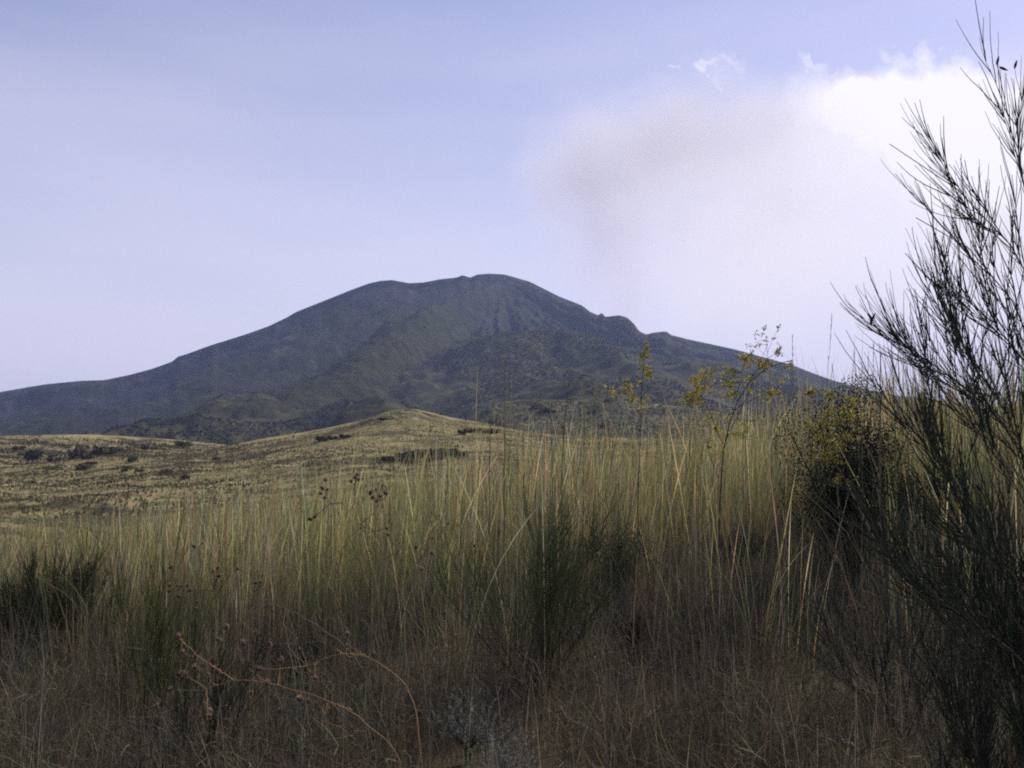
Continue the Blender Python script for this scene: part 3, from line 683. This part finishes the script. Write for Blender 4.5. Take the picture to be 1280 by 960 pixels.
yellow_shrub(b0, 'thin crooked shrub with two dark stems and yellow flower tufts, standing above the grass crest', [[b0] + pts(Yb, (899, 620), (904, 560), (910, 520), (922, 490), (935, 466), (960, 452), (990, 450))],
    [pts(Yb, (910, 520), (925, 505), (955, 494), (970, 485)), pts(Yb, (904, 560), (915, 530), (940, 490), (948, 455), (960, 430)), pts(Yb, (922, 490), (928, 460), (932, 448)), pts(Yb, (904, 555), (890, 520), (875, 490), (868, 475)), pts(Yb, (899, 600), (880, 540), (860, 500)), pts(Yb, (940, 470), (968, 440), (975, 436))],
    [(at(x, y, Yb + rng.normal(0, .15)), rd, k) for x, y, rd, k in ((885, 470, .13, 60), (875, 485, .14, 70), (900, 462, .09, 36), (930, 450, .09, 34), (945, 452, .08, 26), (960, 466, .09, 30), (973, 437, .035, 16), (968, 495, .08, 30), (905, 490, .12, 40), (865, 495, .12, 44), (985, 462, .07, 16), (940, 480, .12, 26), (895, 530, .2, 40), (925, 545, .2, 30))])
b1 = foot_of(796, 690, 9.8)
yellow_shrub(b1, 'slender yellow-flecked shrub left of the crooked one, its top against the dark slope', [[b1] + pts(9.8, (798, 600), (800, 540), (800, 480), (808, 435))],
    [pts(9.8, (800, 520), (785, 490), (775, 470)), pts(9.8, (800, 500), (812, 480), (818, 460)), pts(9.8, (800, 540), (770, 500), (760, 480))],
    [(at(x, y, 9.8), rd, k) for x, y, rd, k in ((808, 432, .04, 12), (806, 447, .05, 16), (798, 458, .07, 22), (790, 475, .08, 22), (808, 470, .06, 14), (780, 490, .09, 22), (800, 500, .1, 30), (765, 490, .06, 10))], r=.006)
b2 = foot_of(1030, 680, 9.0)
yellow_shrub(b2, 'leafy yellow-flecked shrub growing up in front of the dense dark bush', [[b2] + pts(9.0, (1032, 600), (1030, 540), (1038, 490)), [b2] + pts(9.0, (1015, 600), (1012, 540), (1010, 490))],
    [pts(9.0, (1030, 560), (1050, 530), (1066, 500)), pts(9.0, (1014, 560), (1024, 530), (1035, 520))],
    [(at(x, y, 9.0), rd, k) for x, y, rd, k in ((1012, 490, .05, 16), (1036, 492, .07, 24), (1060, 500, .08, 26), (1035, 520, .12, 50), (1045, 550, .14, 56), (1025, 570, .12, 40), (1055, 590, .1, 20), (1020, 540, .1, 34), (1066, 525, .1, 20))], r=.007)
b3 = foot_of(962, 680, 8.6)
yellow_shrub(b3, 'fine pale umbel plant whose bare top shows against the sky beside the crooked shrub', [[b3] + pts(8.6, (964, 600), (966, 520), (962, 450), (958, 430))],
    [pts(8.6, (962, 450), (950, 436), (942, 420)), pts(8.6, (960, 440), (966, 424), (974, 408)), pts(8.6, (960, 442), (957, 424), (955, 412)), pts(8.6, (962, 452), (976, 442), (986, 444))],
    [(at(x, y, 8.6), rd, k) for x, y, rd, k in ((943, 418, .03, 8), (956, 410, .03, 8), (974, 407, .025, 8), (965, 424, .04, 8), (952, 428, .03, 6), (974, 438, .03, 10))], dens=7, r=.004, fcol=(.20, .17, .09), wcol=(.12, .10, .07))

# ------------------------------------------------------------------ seed-head plants
import bmesh
def head_mesh():
    v = []; f = []
    for k in range(11):          # ring stack of an urn-shaped involucre, with papery bracts
        pass
    a = Acc(); n_ = 46
    i = np.arange(n_); ph = i * 2.39996; tz = (i + .5) / n_; th_ = np.arccos(1 - 1.75 * tz)
    d = np.stack([np.sin(th_) * np.cos(ph), np.sin(th_) * np.sin(ph), -np.cos(th_)], -1)
    e = np.cross(d, [0.1, 0.2, 1]); e /= np.linalg.norm(e, axis=1, keepdims=True); u = np.cross(e, d)
    c = d * .0075 * np.array([1, 1, 1.15]); tip = d * .0115 * np.array([1, 1, 1.3]) + np.array([0, 0, .003])
    V = np.stack([c - e * .003, c - u * .003 * .6, c + e * .003, tip], 1)
    a.add(V.reshape(-1, 3), np.arange(n_ * 4).reshape(-1, 4), np.repeat(colvar((.32, .23, .15), n_, .3), 4, 0))
    # inner globe
    m_, k_ = 10, 7
    tt = np.linspace(.02, np.pi - .02, k_); pp = np.arange(m_) / m_ * 2 * np.pi
    G = np.stack([np.sin(tt)[:, None] * np.cos(pp), np.sin(tt)[:, None] * np.sin(pp), np.cos(tt)[:, None] * np.ones(m_) * 1.1], -1) * .0078
    ii = np.arange(k_ - 1)[:, None] * m_ + np.arange(m_)[None]; jj = np.arange(k_ - 1)[:, None] * m_ + (np.arange(m_)[None] + 1) % m_
    a.add(G.reshape(-1, 3), np.stack([ii, jj, jj + m_, ii + m_], -1).reshape(-1, 4), np.repeat(colvar((.13, .085, .055), 1, .05), m_ * k_, 0))
    return a.build('seed_head', MAT_DRY, link=False)
HEAD = head_mesh()
def seed_plant(label, Y, base_px, arcs, heads, col=(.22, .13, .075), r=.0045, hs=1.0, dz=.02):
    base = foot_of(base_px[0], base_px[1], Y)
    root = empty('seed_head_plant', base, label, 'dead plant')
    st = Acc(); allp = []
    for k, a_ in enumerate(arcs):
        off = rng.normal(0, dz)
        P = [at(x, y, Y + off * j / len(a_)) for j, (x, y) in enumerate(a_)]
        if k == 0 or a_[0][1] > 900: P = [base] + P
        q = resample(np.array(P) - base, 26, .0022); rr = np.linspace(r if k == 0 else r * .75, r * .28, 26) * (1 + .25 * (rng.random(26) > .8))
        tubes(st, q[None], rr[None], colvar(col, 1, .12), 5); allp.append(q[4:])
        for i in range(6, 25, 3):      # short side spurs
            e = unit(rng.normal(0, 1, 3) + np.array([-.3, 0, .6])); s_, _ = grow(q[i], e, rng.uniform(.02, .06), 5, .1, .2); tubes(st, s_[None], np.linspace(.0016, .0007, 5)[None], colvar(col, 1, .2), 3)
    allp = np.concatenate(allp)
    for (x, y) in heads:
        h = at(x, y, Y + rng.normal(0, .05)) - base
        j = np.argmin(np.linalg.norm(allp - h, axis=1) + (allp[:, 2] > h[2] + .02) * .05)
        q = resample([allp[j], (allp[j] + h) / 2 + rng.normal(0, .012, 3) - np.array([0, 0, .012]), h], 7, .002)
        tubes(st, q[None], np.linspace(.0018, .0012, 7)[None], colvar(col, 1, .2), 4)
        o = bpy.data.objects.new('seed_head', HEAD); COL.objects.link(o); o.parent = root; o.location = h
        s_ = hs * rng.uniform(.75, 1.25); o.scale = (s_, s_, s_ * rng.uniform(1, 1.3)); o.rotation_euler = (rng.normal(0, .6), rng.normal(0, .6), rng.uniform(0, 6))
    st.build('stem', MAT_WOOD, root)
    return root
seed_plant('low seed-head branch arching left in a long orange-brown bow near the bottom', 4.6, (515, 1010), [[(500, 940), (470, 915), (440, 888), (412, 876), (380, 865), (345, 856), (310, 851), (285, 849), (258, 861)], [(292, 850), (272, 836), (250, 822), (232, 806), (224, 796)], [(440, 888), (420, 880), (400, 900), (405, 905)]],
    [(222, 796), (228, 815), (273, 799), (283, 784), (305, 804), (320, 790), (336, 805), (334, 854), (314, 866), (232, 842), (244, 834), (224, 842), (212, 862), (262, 895), (375, 873), (386, 876), (350, 889), (262, 889), (352, 826)], (.33, .215, .10), .0036, 1.2)
seed_plant('upper of the two low seed-head branches, bent over in a bright orange arch', 5.2, (530, 1000), [[(522, 900), (515, 868), (500, 846), (478, 830), (455, 818), (435, 816), (410, 820), (392, 829), (385, 832)], [(455, 818), (444, 820), (440, 822)], [(392, 829), (394, 838), (393, 846)]],
    [(394, 847), (369, 838), (434, 807), (441, 811), (467, 817), (435, 792), (358, 806), (325, 836), (376, 812), (369, 868)], (.37, .24, .11), .0040, 1.15)
seed_plant('dark thin arching branch with small seed heads, highest of the bowing ones at left', 6.0, (470, 960), [[(460, 850), (440, 812), (420, 798), (390, 778), (360, 760), (340, 752), (300, 744), (262, 738), (228, 732)], [(340, 752), (330, 735), (322, 725)]],
    [(212, 731), (212, 739), (222, 732), (234, 731), (238, 738), (224, 745), (246, 752), (245, 761), (266, 714), (272, 710), (274, 720), (297, 711), (320, 728), (326, 727), (243, 683), (214, 709), (318, 738), (340, 757)], (.15, .105, .07), .0034, 1.1)
seed_plant('slim forked stalk carrying hanging clusters of dark seed heads above the grass, left of centre', 6.2, (545, 980), [[(530, 860), (505, 760), (490, 722), (478, 700), (462, 672), (450, 655), (438, 640), (428, 628), (420, 620)], [(450, 656), (470, 664), (484, 660)], [(428, 628), (412, 630), (407, 622)], [(478, 700), (500, 690), (482, 668)], [(438, 640), (445, 620), (443, 605)], [(450, 655), (470, 640), (472, 625)]],
    [(407, 600), (403, 610), (409, 612), (406, 622), (401, 617), (439, 602), (444, 597), (447, 593), (448, 599), (463, 616), (470, 612), (478, 607), (475, 620), (471, 626), (482, 616), (466, 622), (388, 649), (394, 645), (483, 660), (485, 668), (451, 660), (393, 647)], (.14, .10, .065), .0034, 1.15)
seed_plant('two crooked reddish stalks with a pale broken twig, left side of the middle broom', 6.6, (560, 940), [[(560, 900), (556, 860), (548, 800), (535, 760), (525, 730), (520, 705)], [(560, 880), (545, 810), (512, 770), (500, 742), (526, 720)], [(600, 900), (580, 820), (570, 790)]],
    [(520, 684), (540, 691), (560, 654), (541, 672), (527, 711), (593, 682)], (.20, .13, .08), .0035, 1.2)

# ------------------------------------------------------------------ silvery plants at the bottom
def silver(base, label, R_, n_):
    """a low mound of leafy shoots, each shoot set all round with short narrow felted leaves"""
    root = empty('silver_leaf_plant', base, label, 'plant')
    st = Acc(); lf = Acc(); Q = []; V = []
    for i in range(n_):
        az = rng.uniform(0, 6.28); e = rng.uniform(.15, 1.35)
        q, _ = grow((0, 0, 0), np.array([math.cos(az) * math.cos(e), math.sin(az) * math.cos(e), math.sin(e)]), R_ * rng.uniform(.6, 1.1), 12, .06, .10)
        q[:, 2] += .10; q[0] = (0, 0, -.02); Q.append(q)
        for j in np.arange(3, 11.9, .33):
            i0 = int(j); c = q[i0] + (q[min(i0 + 1, 11)] - q[i0]) * (j - i0); d = unit(q[min(i0 + 1, 11)] - q[i0 - 1])
            o_ = unit(np.cross(d, rng.normal(0, 1, 3))); ln_ = .032 * rng.uniform(.5, 1.2) * (1.1 - .04 * j)
            tip = c + (o_ * .8 + d * .75) * ln_; wv = unit(np.cross(o_, d)) * .0021; m_ = (c + tip) / 2
            V.append([c, m_ + wv, tip, m_ - wv])
    Q = np.array(Q); tubes(st, Q, np.tile(np.linspace(.0028, .0010, 12), (n_, 1)), colvar((.10, .095, .08), n_), 4)
    V = np.array(V); lf.add(V.reshape(-1, 3), np.arange(len(V) * 4).reshape(-1, 4), np.repeat(colvar((.22, .235, .21), len(V), .25, .05), 4, 0))
    st.build('stem', MAT_WOOD, root); lf.build('foliage', MAT_LEAF, root)
def lifted(px, py, Y, dz):
    b = foot_of(px, py, Y); return b, dz
for px, py, Y_, R_, n_, lab in ((585, 905, 5.9, .34, 46, 'silvery grey feathery plant at the foot of the middle broom, the upper of two'), (632, 945, 5.2, .26, 40, 'silvery grey feathery plant at the bottom edge, lower and nearer of two')):
    b = foot_of(px, py, Y_); silver(b, lab, R_, n_)

# ------------------------------------------------------------------ tall single stalks that stand out of the grass
def stalk(px, base_y, tip, Y, label, width=.012, mid=None, col=(.22, .21, .11), group=None, plume=True, leaves=2):
    base = foot_of(px, base_y, Y); root = empty('grass_stalk', base, label, 'grass stalk', group)
    P = [base] + ([at(*m_, Y) for m_ in mid] if mid else []) + [at(tip[0], tip[1], Y)]
    q = resample(np.array(P) - base, 16, .002); a = Acc()
    rr = np.linspace(width, width * .35, 16) / 2
    tubes(a, q[None], rr[None], colvar(col, 1, .1), 5); a.build('stem', MAT_GRASS, root)
    for j in range(leaves):
        l_ = Acc()
        i = rng.integers(3, 10); n1 = 1; ang = np.array([rng.uniform(-1, 1) + (math.pi if rng.random() < .5 else 0)])
        ribbons(l_, q[i][None], ang, np.array([rng.uniform(.25, .5)]), np.array([.15]), np.array([rng.uniform(.3, 1.6)]), np.array([min(.007, width * .8)]), colvar(col, 1, .2), 8); l_.build('leaf', MAT_GRASS, root)
    if plume:
        s_ = Acc(); n_ = 46; t_ = rng.uniform(.80, 1.0, n_) * 15; i0 = np.minimum(t_.astype(int), 14); pp = q[i0] + (q[i0 + 1] - q[i0]) * (t_ - i0)[:, None]
        ribbons(s_, pp, rng.uniform(0, 6.28, n_), rng.uniform(.02, .045, n_), rng.uniform(.1, .5, n_), rng.uniform(0, .4, n_), np.full(n_, .004), colvar((.27, .22, .12), n_, .2), 2)
        s_.build('seed_plume', MAT_DRY, root)
    return root
stalk(632, 760, (631, 448), 8.8, 'tallest pale grass stalk, standing upright alone in front of the dark mountain slope', .020, [(630, 640), (631, 540)], (.30, .27, .13))
stalk(612, 740, (626, 480), 9.2, 'grass stalk with a hooked golden tip just left of the tallest one', .010, [(612, 600), (612, 520), (618, 490)], (.24, .2, .1))
stalk(655, 740, (700, 488), 9.2, 'pale straight stalk whose top bends right in a thin bow, right of the tallest', .009, [(654, 560), (653, 492), (670, 484)], (.33, .28, .18), plume=False)
stalk(690, 740, (689, 500), 9.4, 'dull straight stalk between the bowed stalk and the leaning one', .010, [(690, 560)], (.16, .16, .08))
stalk(702, 740, (712, 470), 9.5, 'thick brownish stalk topped with a soft plume left of the slender yellow shrub', .014, [(702, 600), (705, 530)], (.20, .16, .09))
stalk(715, 720, (738, 520), 9.0, 'short broken stalk leaning right, pale against the gully', .010, [(720, 600)], (.32, .28, .18), plume=False, leaves=0)
stalk(730, 740, (731, 500), 9.0, 'green-and-yellow upright stalk nearest the slender yellow shrub', .010, [(729, 600)], (.25, .24, .08))
stalk(232, 760, (234, 548), 9.5, 'lone drooping stalk with a pinkish plume tip, left part of the meadow', .008, [(230, 640)], (.26, .18, .12))
stalk(300, 720, (330, 585), 10.0, 'dark stalk hooked to the right at its tip, left part of the meadow', .008, [(305, 640), (318, 598)], (.10, .08, .05))
stalk(385, 730, (402, 562), 10.0, 'curved brown stalk arching right above the dark seed clusters', .008, [(380, 620), (388, 575)], (.13, .11, .06))
stalk(415, 720, (409, 560), 9.8, 'pale stalk with a long hanging leaf next to the arching brown one', .010, [(414, 620)], (.27, .25, .16))
# stout stalks right of the dense dark bush
for i, (bx, tx, ty, Y_, w_, lab) in enumerate(((1104, 1101, 440, 8.2, .022, 'stout pale stalk in front of the dense dark bush, left of a close pair'), (1122, 1117, 470, 8.2, .020, 'stout greenish-yellow stalk in front of the dense dark bush, right of a close pair'),
        (1075, 1076, 480, 8.0, .012, 'thin pale stalk down the front of the dense dark bush'), (1192, 1170, 440, 7.6, .018, 'stout brown stalk slanting left under the twigs of the huge broom'), (1186, 1188, 425, 7.8, .014, 'straight stalk crossing behind the slanting brown stalk'),
        (1222, 1216, 430, 7.6, .016, 'stout stalk seen through the twigs of the huge broom, nearest the right edge'), (1052, 1046, 600, 8.6, .010, 'short grey stalk in the dark bush\'s lower left'), (1140, 1134, 455, 8.4, .010, 'thin stalk between the close stout pair and the slanting brown stalk'))):
    stalk(bx, 760, (tx, ty), Y_, lab, w_, [((bx + tx) / 2 + rng.normal(0, 2), (760 + ty) / 2)], ((.24, .2, .13), (.22, .22, .10), (.28, .25, .18))[i % 3] if i != 3 else (.15, .10, .07), leaves=2, plume=i > 1)
# thin stems seen against the bright sky at right
for i, (bx, tx, ty, Y_) in enumerate(((1000, 990, 418, 9.2), (1020, 1040, 392, 9.4), (1000, 988, 452, 9.0), (1070, 1040, 455, 9.4), (1056, 1068, 440, 9.6), (1082, 1086, 440, 9.4), (1095, 1092, 430, 9.5), (1128, 1130, 440, 9.5), (1145, 1150, 450, 9.5), (1160, 1158, 455, 9.0), (1240, 1244, 440, 8.8), (1262, 1258, 430, 8.8), (1205, 1210, 445, 9.2))):
    stalk(bx, 700, (tx, ty), Y_, 'thin upright grass stalk standing against the bright sky at right', .006, [((bx + tx) / 2 - 2, (700 + ty) / 2)], (.14, .12, .08), group='thin stalks against the sky at right')
# fallen and leaning dry stalks in the undergrowth
def lean(label, Y, P, w_, col, group=None):
    a = Acc(); q = np.array([at(x, y, Y + k * .06) for k, (x, y) in enumerate(P)]); o_ = q[-1].copy(); o_[2] = float(ground_z(o_[0], o_[1]))
    q = resample(np.concatenate([q, o_[None]]), 22, .0025)
    tubes(a, (q)[None], (np.linspace(w_ * .4, w_, 22) / 2 * (1 + .3 * (rng.random(22) > .8)))[None], colvar(col, 1, .08), 5)
    o = a.build('leaning_stalk', MAT_DRY, origin=o_); o.location = o_
    tag(o, label, 'dry stalk', group); return o
lean('bright orange-brown dry stalk leaning left, in the gap right of the middle broom', 7.0, [(788, 722), (797, 742), (806, 765), (815, 800), (824, 830), (835, 850)], .014, (.36, .22, .12))
lean('orange dry stalk leaning left in the brown undergrowth, second from the middle broom', 7.2, [(900, 722), (908, 745), (918, 770), (925, 800), (930, 820)], .010, (.32, .20, .11))
lean('thin orange dry stalk in the right-hand undergrowth, left of a matching one', 6.8, [(1020, 730), (1026, 752), (1032, 780), (1040, 810)], .008, (.30, .19, .10))
lean('pale orange dry stalk slanting beside the lower twigs of the huge broom', 6.8, [(1075, 720), (1082, 752), (1090, 780), (1098, 810), (1110, 840)], .010, (.34, .22, .12))
lean('long grey-brown stalk slanting down right across the bottom undergrowth', 5.4, [(955, 800), (985, 830), (1020, 860), (1045, 890), (1060, 925)], .006, (.15, .13, .11))
lean('short bone-white broken stalk slanting in the grass right of the yellow-flecked bush', 9.0, [(836, 618), (848, 630), (868, 648)], .012, (.45, .42, .36))
lean('thin straight stalk leaning right in front of the left dark bush', 8.2, [(62, 700), (85, 725), (100, 745), (110, 760)], .008, (.28, .25, .12))
lean('pale thin stalk slanting right at the foot of the left dark bush', 8.2, [(46, 720), (70, 735), (98, 755)], .007, (.25, .24, .14))
lean('thin reddish stalk at the bottom left slanting into the dark scrub', 4.6, [(378, 930), (408, 945), (440, 965), (470, 990)], .006, (.22, .13, .08))
lean('orange-brown wiry stalk curving between the two lower seed-head branches', 5.0, [(400, 900), (425, 908), (445, 925), (460, 948)], .007, (.26, .16, .09))

# ------------------------------------------------------------------ rough cover of the far slopes (stuff nobody could count)
def height_many(land, x, y):
    az, rs, Z = land
    i = np.clip(np.interp(np.arctan2(x, y), az, np.arange(len(az))), 0, len(az) - 1.001); j = np.clip(np.interp(np.hypot(x, y), rs, np.arange(len(rs))), 0, len(rs) - 1.001)
    i0 = i.astype(int); j0 = j.astype(int); u = i - i0; v = j - j0
    return (Z[i0, j0] * (1 - u) + Z[i0 + 1, j0] * u) * (1 - v) + (Z[i0, j0 + 1] * (1 - u) + Z[i0 + 1, j0 + 1] * u) * v
def cover(name, land, n, r0, r1, hgt, wid, pal, wts, az=(-.56, .56), thr=None, nscale=40., clump=None, mat=MAT_DRY, band=None):
    r = np.sqrt(rng.uniform(r0 ** 2, r1 ** 2, n)) if clump is None else rng.uniform(r0, r1, n)
    a = rng.uniform(*az, n); x, y = r * np.sin(a), r * np.cos(a)
    if thr is not None:
        k = fbm(x / nscale + 31, y / nscale * .6, 4) > thr; x, y = x[k], y[k]
    z = height_many(land, x, y); k = z > ground_z(x, y) - 6.2; x, y, z = x[k], y[k], z[k]; n = len(x)
    g = Acc(); tone = np.clip(1 + 1.2 * fbm(x / nscale * 1.7, y / nscale, 3), .4, 1.8)[:, None]
    cc = pick(pal, wts, n, .25) * tone; h = rng.uniform(*hgt, n)
    if band is not None:
        b_ = band(x, y)[:, None]; cc = cc * (1 - b_) + b_ * pick([(.05, .052, .028), (.085, .07, .045), (.04, .042, .03)], [3, 2, 2], n, .3); h = h * (1 + .8 * b_[:, 0])
    ribbons(g, np.stack([x, y, z - h * .12], -1), rng.uniform(0, 6.28, n), h, np.abs(rng.normal(.1, .2, n)), rng.normal(0, .4, n), rng.uniform(*wid, n), np.clip(cc, .004, .9), 2, np.array([.7, 1, .35]), rng.uniform(-1.2, 1.2, n))
    return tag(g.build(name, mat), kind='stuff')
GOLD = [(.37, .31, .14), (.44, .36, .19), (.30, .28, .12), (.22, .22, .095), (.34, .24, .15), (.15, .15, .07)]
cover('hill_grass', hill, 90000, 62, 400, (.15, .5), (.12, .6), GOLD, [4, 3, 4, 2.5, 1.5, 1.0], nscale=26., band=lambda x, y: np.clip(smooth(fbm(x / 26 + 15, y / 10, 4, .6), .06, .13) + smooth(fbm(x / 34 + 5, y / 9, 4, .6), -.02, .05) * smooth(-x / y, .18, .3), 0, .75))
cover('plain_grass', plain, 60000, 200, 620, (.3, 1.0), (.3, 1.1), GOLD, [3, 2, 3, 2.5, 3, 2.0], nscale=40., band=lambda x, y: .85 * smooth(fbm(x / 45 + 5, y / 16, 4, .6), -.03, .06))
cover('knoll_scrub', knoll, 40000, 430, 900, (.5, 1.8), (.6, 2.4), [(.10, .11, .05), (.05, .06, .03), (.22, .20, .10), (.16, .13, .08)], [3, 3, 2.5, 1.5], nscale=50.)
cover('slope_scrub', foot, 70000, 800, 2250, (1.2, 3.4), (1.5, 5.0), [(.026, .030, .015), (.048, .050, .022), (.11, .10, .042), (.085, .06, .042)], [3, 4, 3, 1.4], thr=-.03, nscale=170., mat=MAT_TWIG)

# ------------------------------------------------------------------ bushes scattered on the far slopes
def far_bush_mesh(nl, seed, col):
    st = np.random.default_rng(seed); a = Acc(); lob = 6
    cs = np.stack([st.uniform(-.5, .5, lob), st.uniform(-.4, .4, lob), st.uniform(.2, .55, lob)], -1); k = st.integers(0, lob, nl)
    v = st.normal(0, 1, (nl, 3)); v /= np.linalg.norm(v, axis=1, keepdims=True); p = cs[k] + v * (.16 + .2 * st.random((nl, 1)))
    p[:, 2] = np.abs(p[:, 2])
    d = st.normal(0, 1, (nl, 3)); d /= np.linalg.norm(d, axis=1, keepdims=True); b = np.cross(d, st.normal(0, 1, (nl, 3))); b /= np.linalg.norm(b, axis=1, keepdims=True)
    s_ = st.uniform(.06, .13, (nl, 1)); V = np.stack([p - d * s_, p + b * s_ * .7, p + d * s_, p - b * s_ * .7], 1)
    c = np.clip(np.array(col)[None] * (1 + st.normal(0, .3, (nl, 1))), .004, 1); a.add(V.reshape(-1, 3), np.arange(nl * 4).reshape(-1, 4), np.repeat(c, 4, 0))
    return a.build('hillside_bush', MAT_LEAF, link=False)
FB = [far_bush_mesh(420, i + 50, c) for i, c in enumerate(((.065, .068, .040), (.075, .075, .045), (.11, .088, .06), (.052, .054, .036)))]
def surface_hit(px, py, land, r0, r1):
    d = ray(px, py); d = d / math.hypot(d[0], d[1])
    prev = None
    for r in np.linspace(r0, r1, 400):
        x, y, z = d[0] * r, d[1] * r, CAMZ + d[2] * r
        h = height_at(land, x, y)
        if h >= z: return x, y, h
    return None
def far_bush(px, py, wpx, land, r0, r1, label, group, hk=.7, k=None):
    h = surface_hit(px, py, land, r0, r1)
    if h is None: return None
    r = math.hypot(h[0], h[1]); w_ = wpx / 1280 * r
    o = bpy.data.objects.new('hillside_bush', FB[rng.integers(0, 4) if k is None else k]); COL.objects.link(o)
    o.location = (h[0], h[1], h[2] - .08 * w_); o.scale = (w_, w_, w_ * hk * 1.6); o.rotation_euler[2] = rng.uniform(0, 6.28)
    tag(o, label, 'bush', group); return o
for px, py, wp, lab in ((44, 576, 15, 'dark round bush on the brown plain, leftmost of the clear round ones'), (128, 577, 20, 'round dark bush on the plain, largest, at the left foot of the golden hill'), (101, 577, 22, 'reddish-grey bush beside the largest round one on the plain'), (70, 583, 16, 'low grey bush between two round ones on the plain')):
    far_bush(px, py, wp, plain if px < 200 else hill, 160, 600, lab, None, .75, 3 if 'dark' in lab else 2) or far_bush(px, py, wp, hill, 62, 390, lab, None, .75, 3)
for px, py, wp in ((482, 578, 14), (494, 579, 16), (506, 576, 18), (520, 574, 20), (534, 573, 20), (547, 571, 20), (560, 570, 18), (574, 572, 14), (512, 580, 14), (540, 577, 14), (555, 575, 12)):
    far_bush(px, py, wp, hill, 62, 395, 'dark bush in the long thicket across the golden hill', 'bushes of the dark thicket on the golden hill', .5, 3)
for px, py, wp in ((577, 542, 9), (586, 541, 9), (597, 540, 8), (612, 542, 10), (620, 542, 8), (560, 524, 6), (478, 526, 7), (430, 548, 10), (400, 552, 12), (415, 550, 9), (492, 516, 9), (520, 515, 8), (540, 520, 9), (508, 515, 7)):
    far_bush(px, py, wp, hill, 62, 395, 'tiny dark bush dotted high on the golden hill', 'tiny bushes high on the golden hill', .5, 3)
for i in range(30):
    px = rng.uniform(4, 300); py = rng.uniform(555, 606)
    if fbm(np.array(px / 60.), np.array(py / 9.), 2) < .0: continue
    (far_bush(px, py, rng.uniform(6, 17), hill, 62, 395, 'low scrub bush in the dark bands on the left plain', 'scrub bushes on the left plain', .36) or
     far_bush(px, py, rng.uniform(6, 17), plain, 160, 610, 'low scrub bush in the dark bands on the left plain', 'scrub bushes on the left plain', .36))
for i in range(20):
    px = rng.uniform(592, 780); py = rng.uniform(496, 556)
    far_bush(px, py, rng.uniform(5, 12), knoll, 430, 880, 'small dark bush spotting the pale knoll right of the gully', 'bushes on the pale knoll', .5)

# every bush of a scattered group gets the label of its own place in the row
ORD = 'leftmost,second,third,fourth,fifth,sixth,seventh,eighth,ninth,tenth,eleventh,twelfth,thirteenth,fourteenth,fifteenth,sixteenth,seventeenth,eighteenth,nineteenth,twentieth,twenty-first,twenty-second,twenty-third,twenty-fourth,twenty-fifth,twenty-sixth,twenty-seventh,twenty-eighth,twenty-ninth,thirtieth'.split(',')
for grp, what in (('scrub bushes on the left plain', 'low scrub bush {} in the dark bands of the left plain'), ('bushes on the pale knoll', 'small dark bush {} on the pale knoll beyond the gully'),
                  ('thin stalks against the sky at right', 'thin upright grass stalk {} among those against the bright sky'), ('bushes of the dark thicket on the golden hill', 'dark bush {} in the long thicket across the golden hill'),
                  ('tiny bushes high on the golden hill', 'tiny dark bush {} among those high on the golden hill')):
    mem = sorted([o for o in COL.objects if o.get('group') == grp], key=lambda o: o.location.x / o.location.y)
    for o, w_ in zip(mem, ORD): o['label'] = what.format(w_ if w_ == 'leftmost' else w_ + ' from the left')
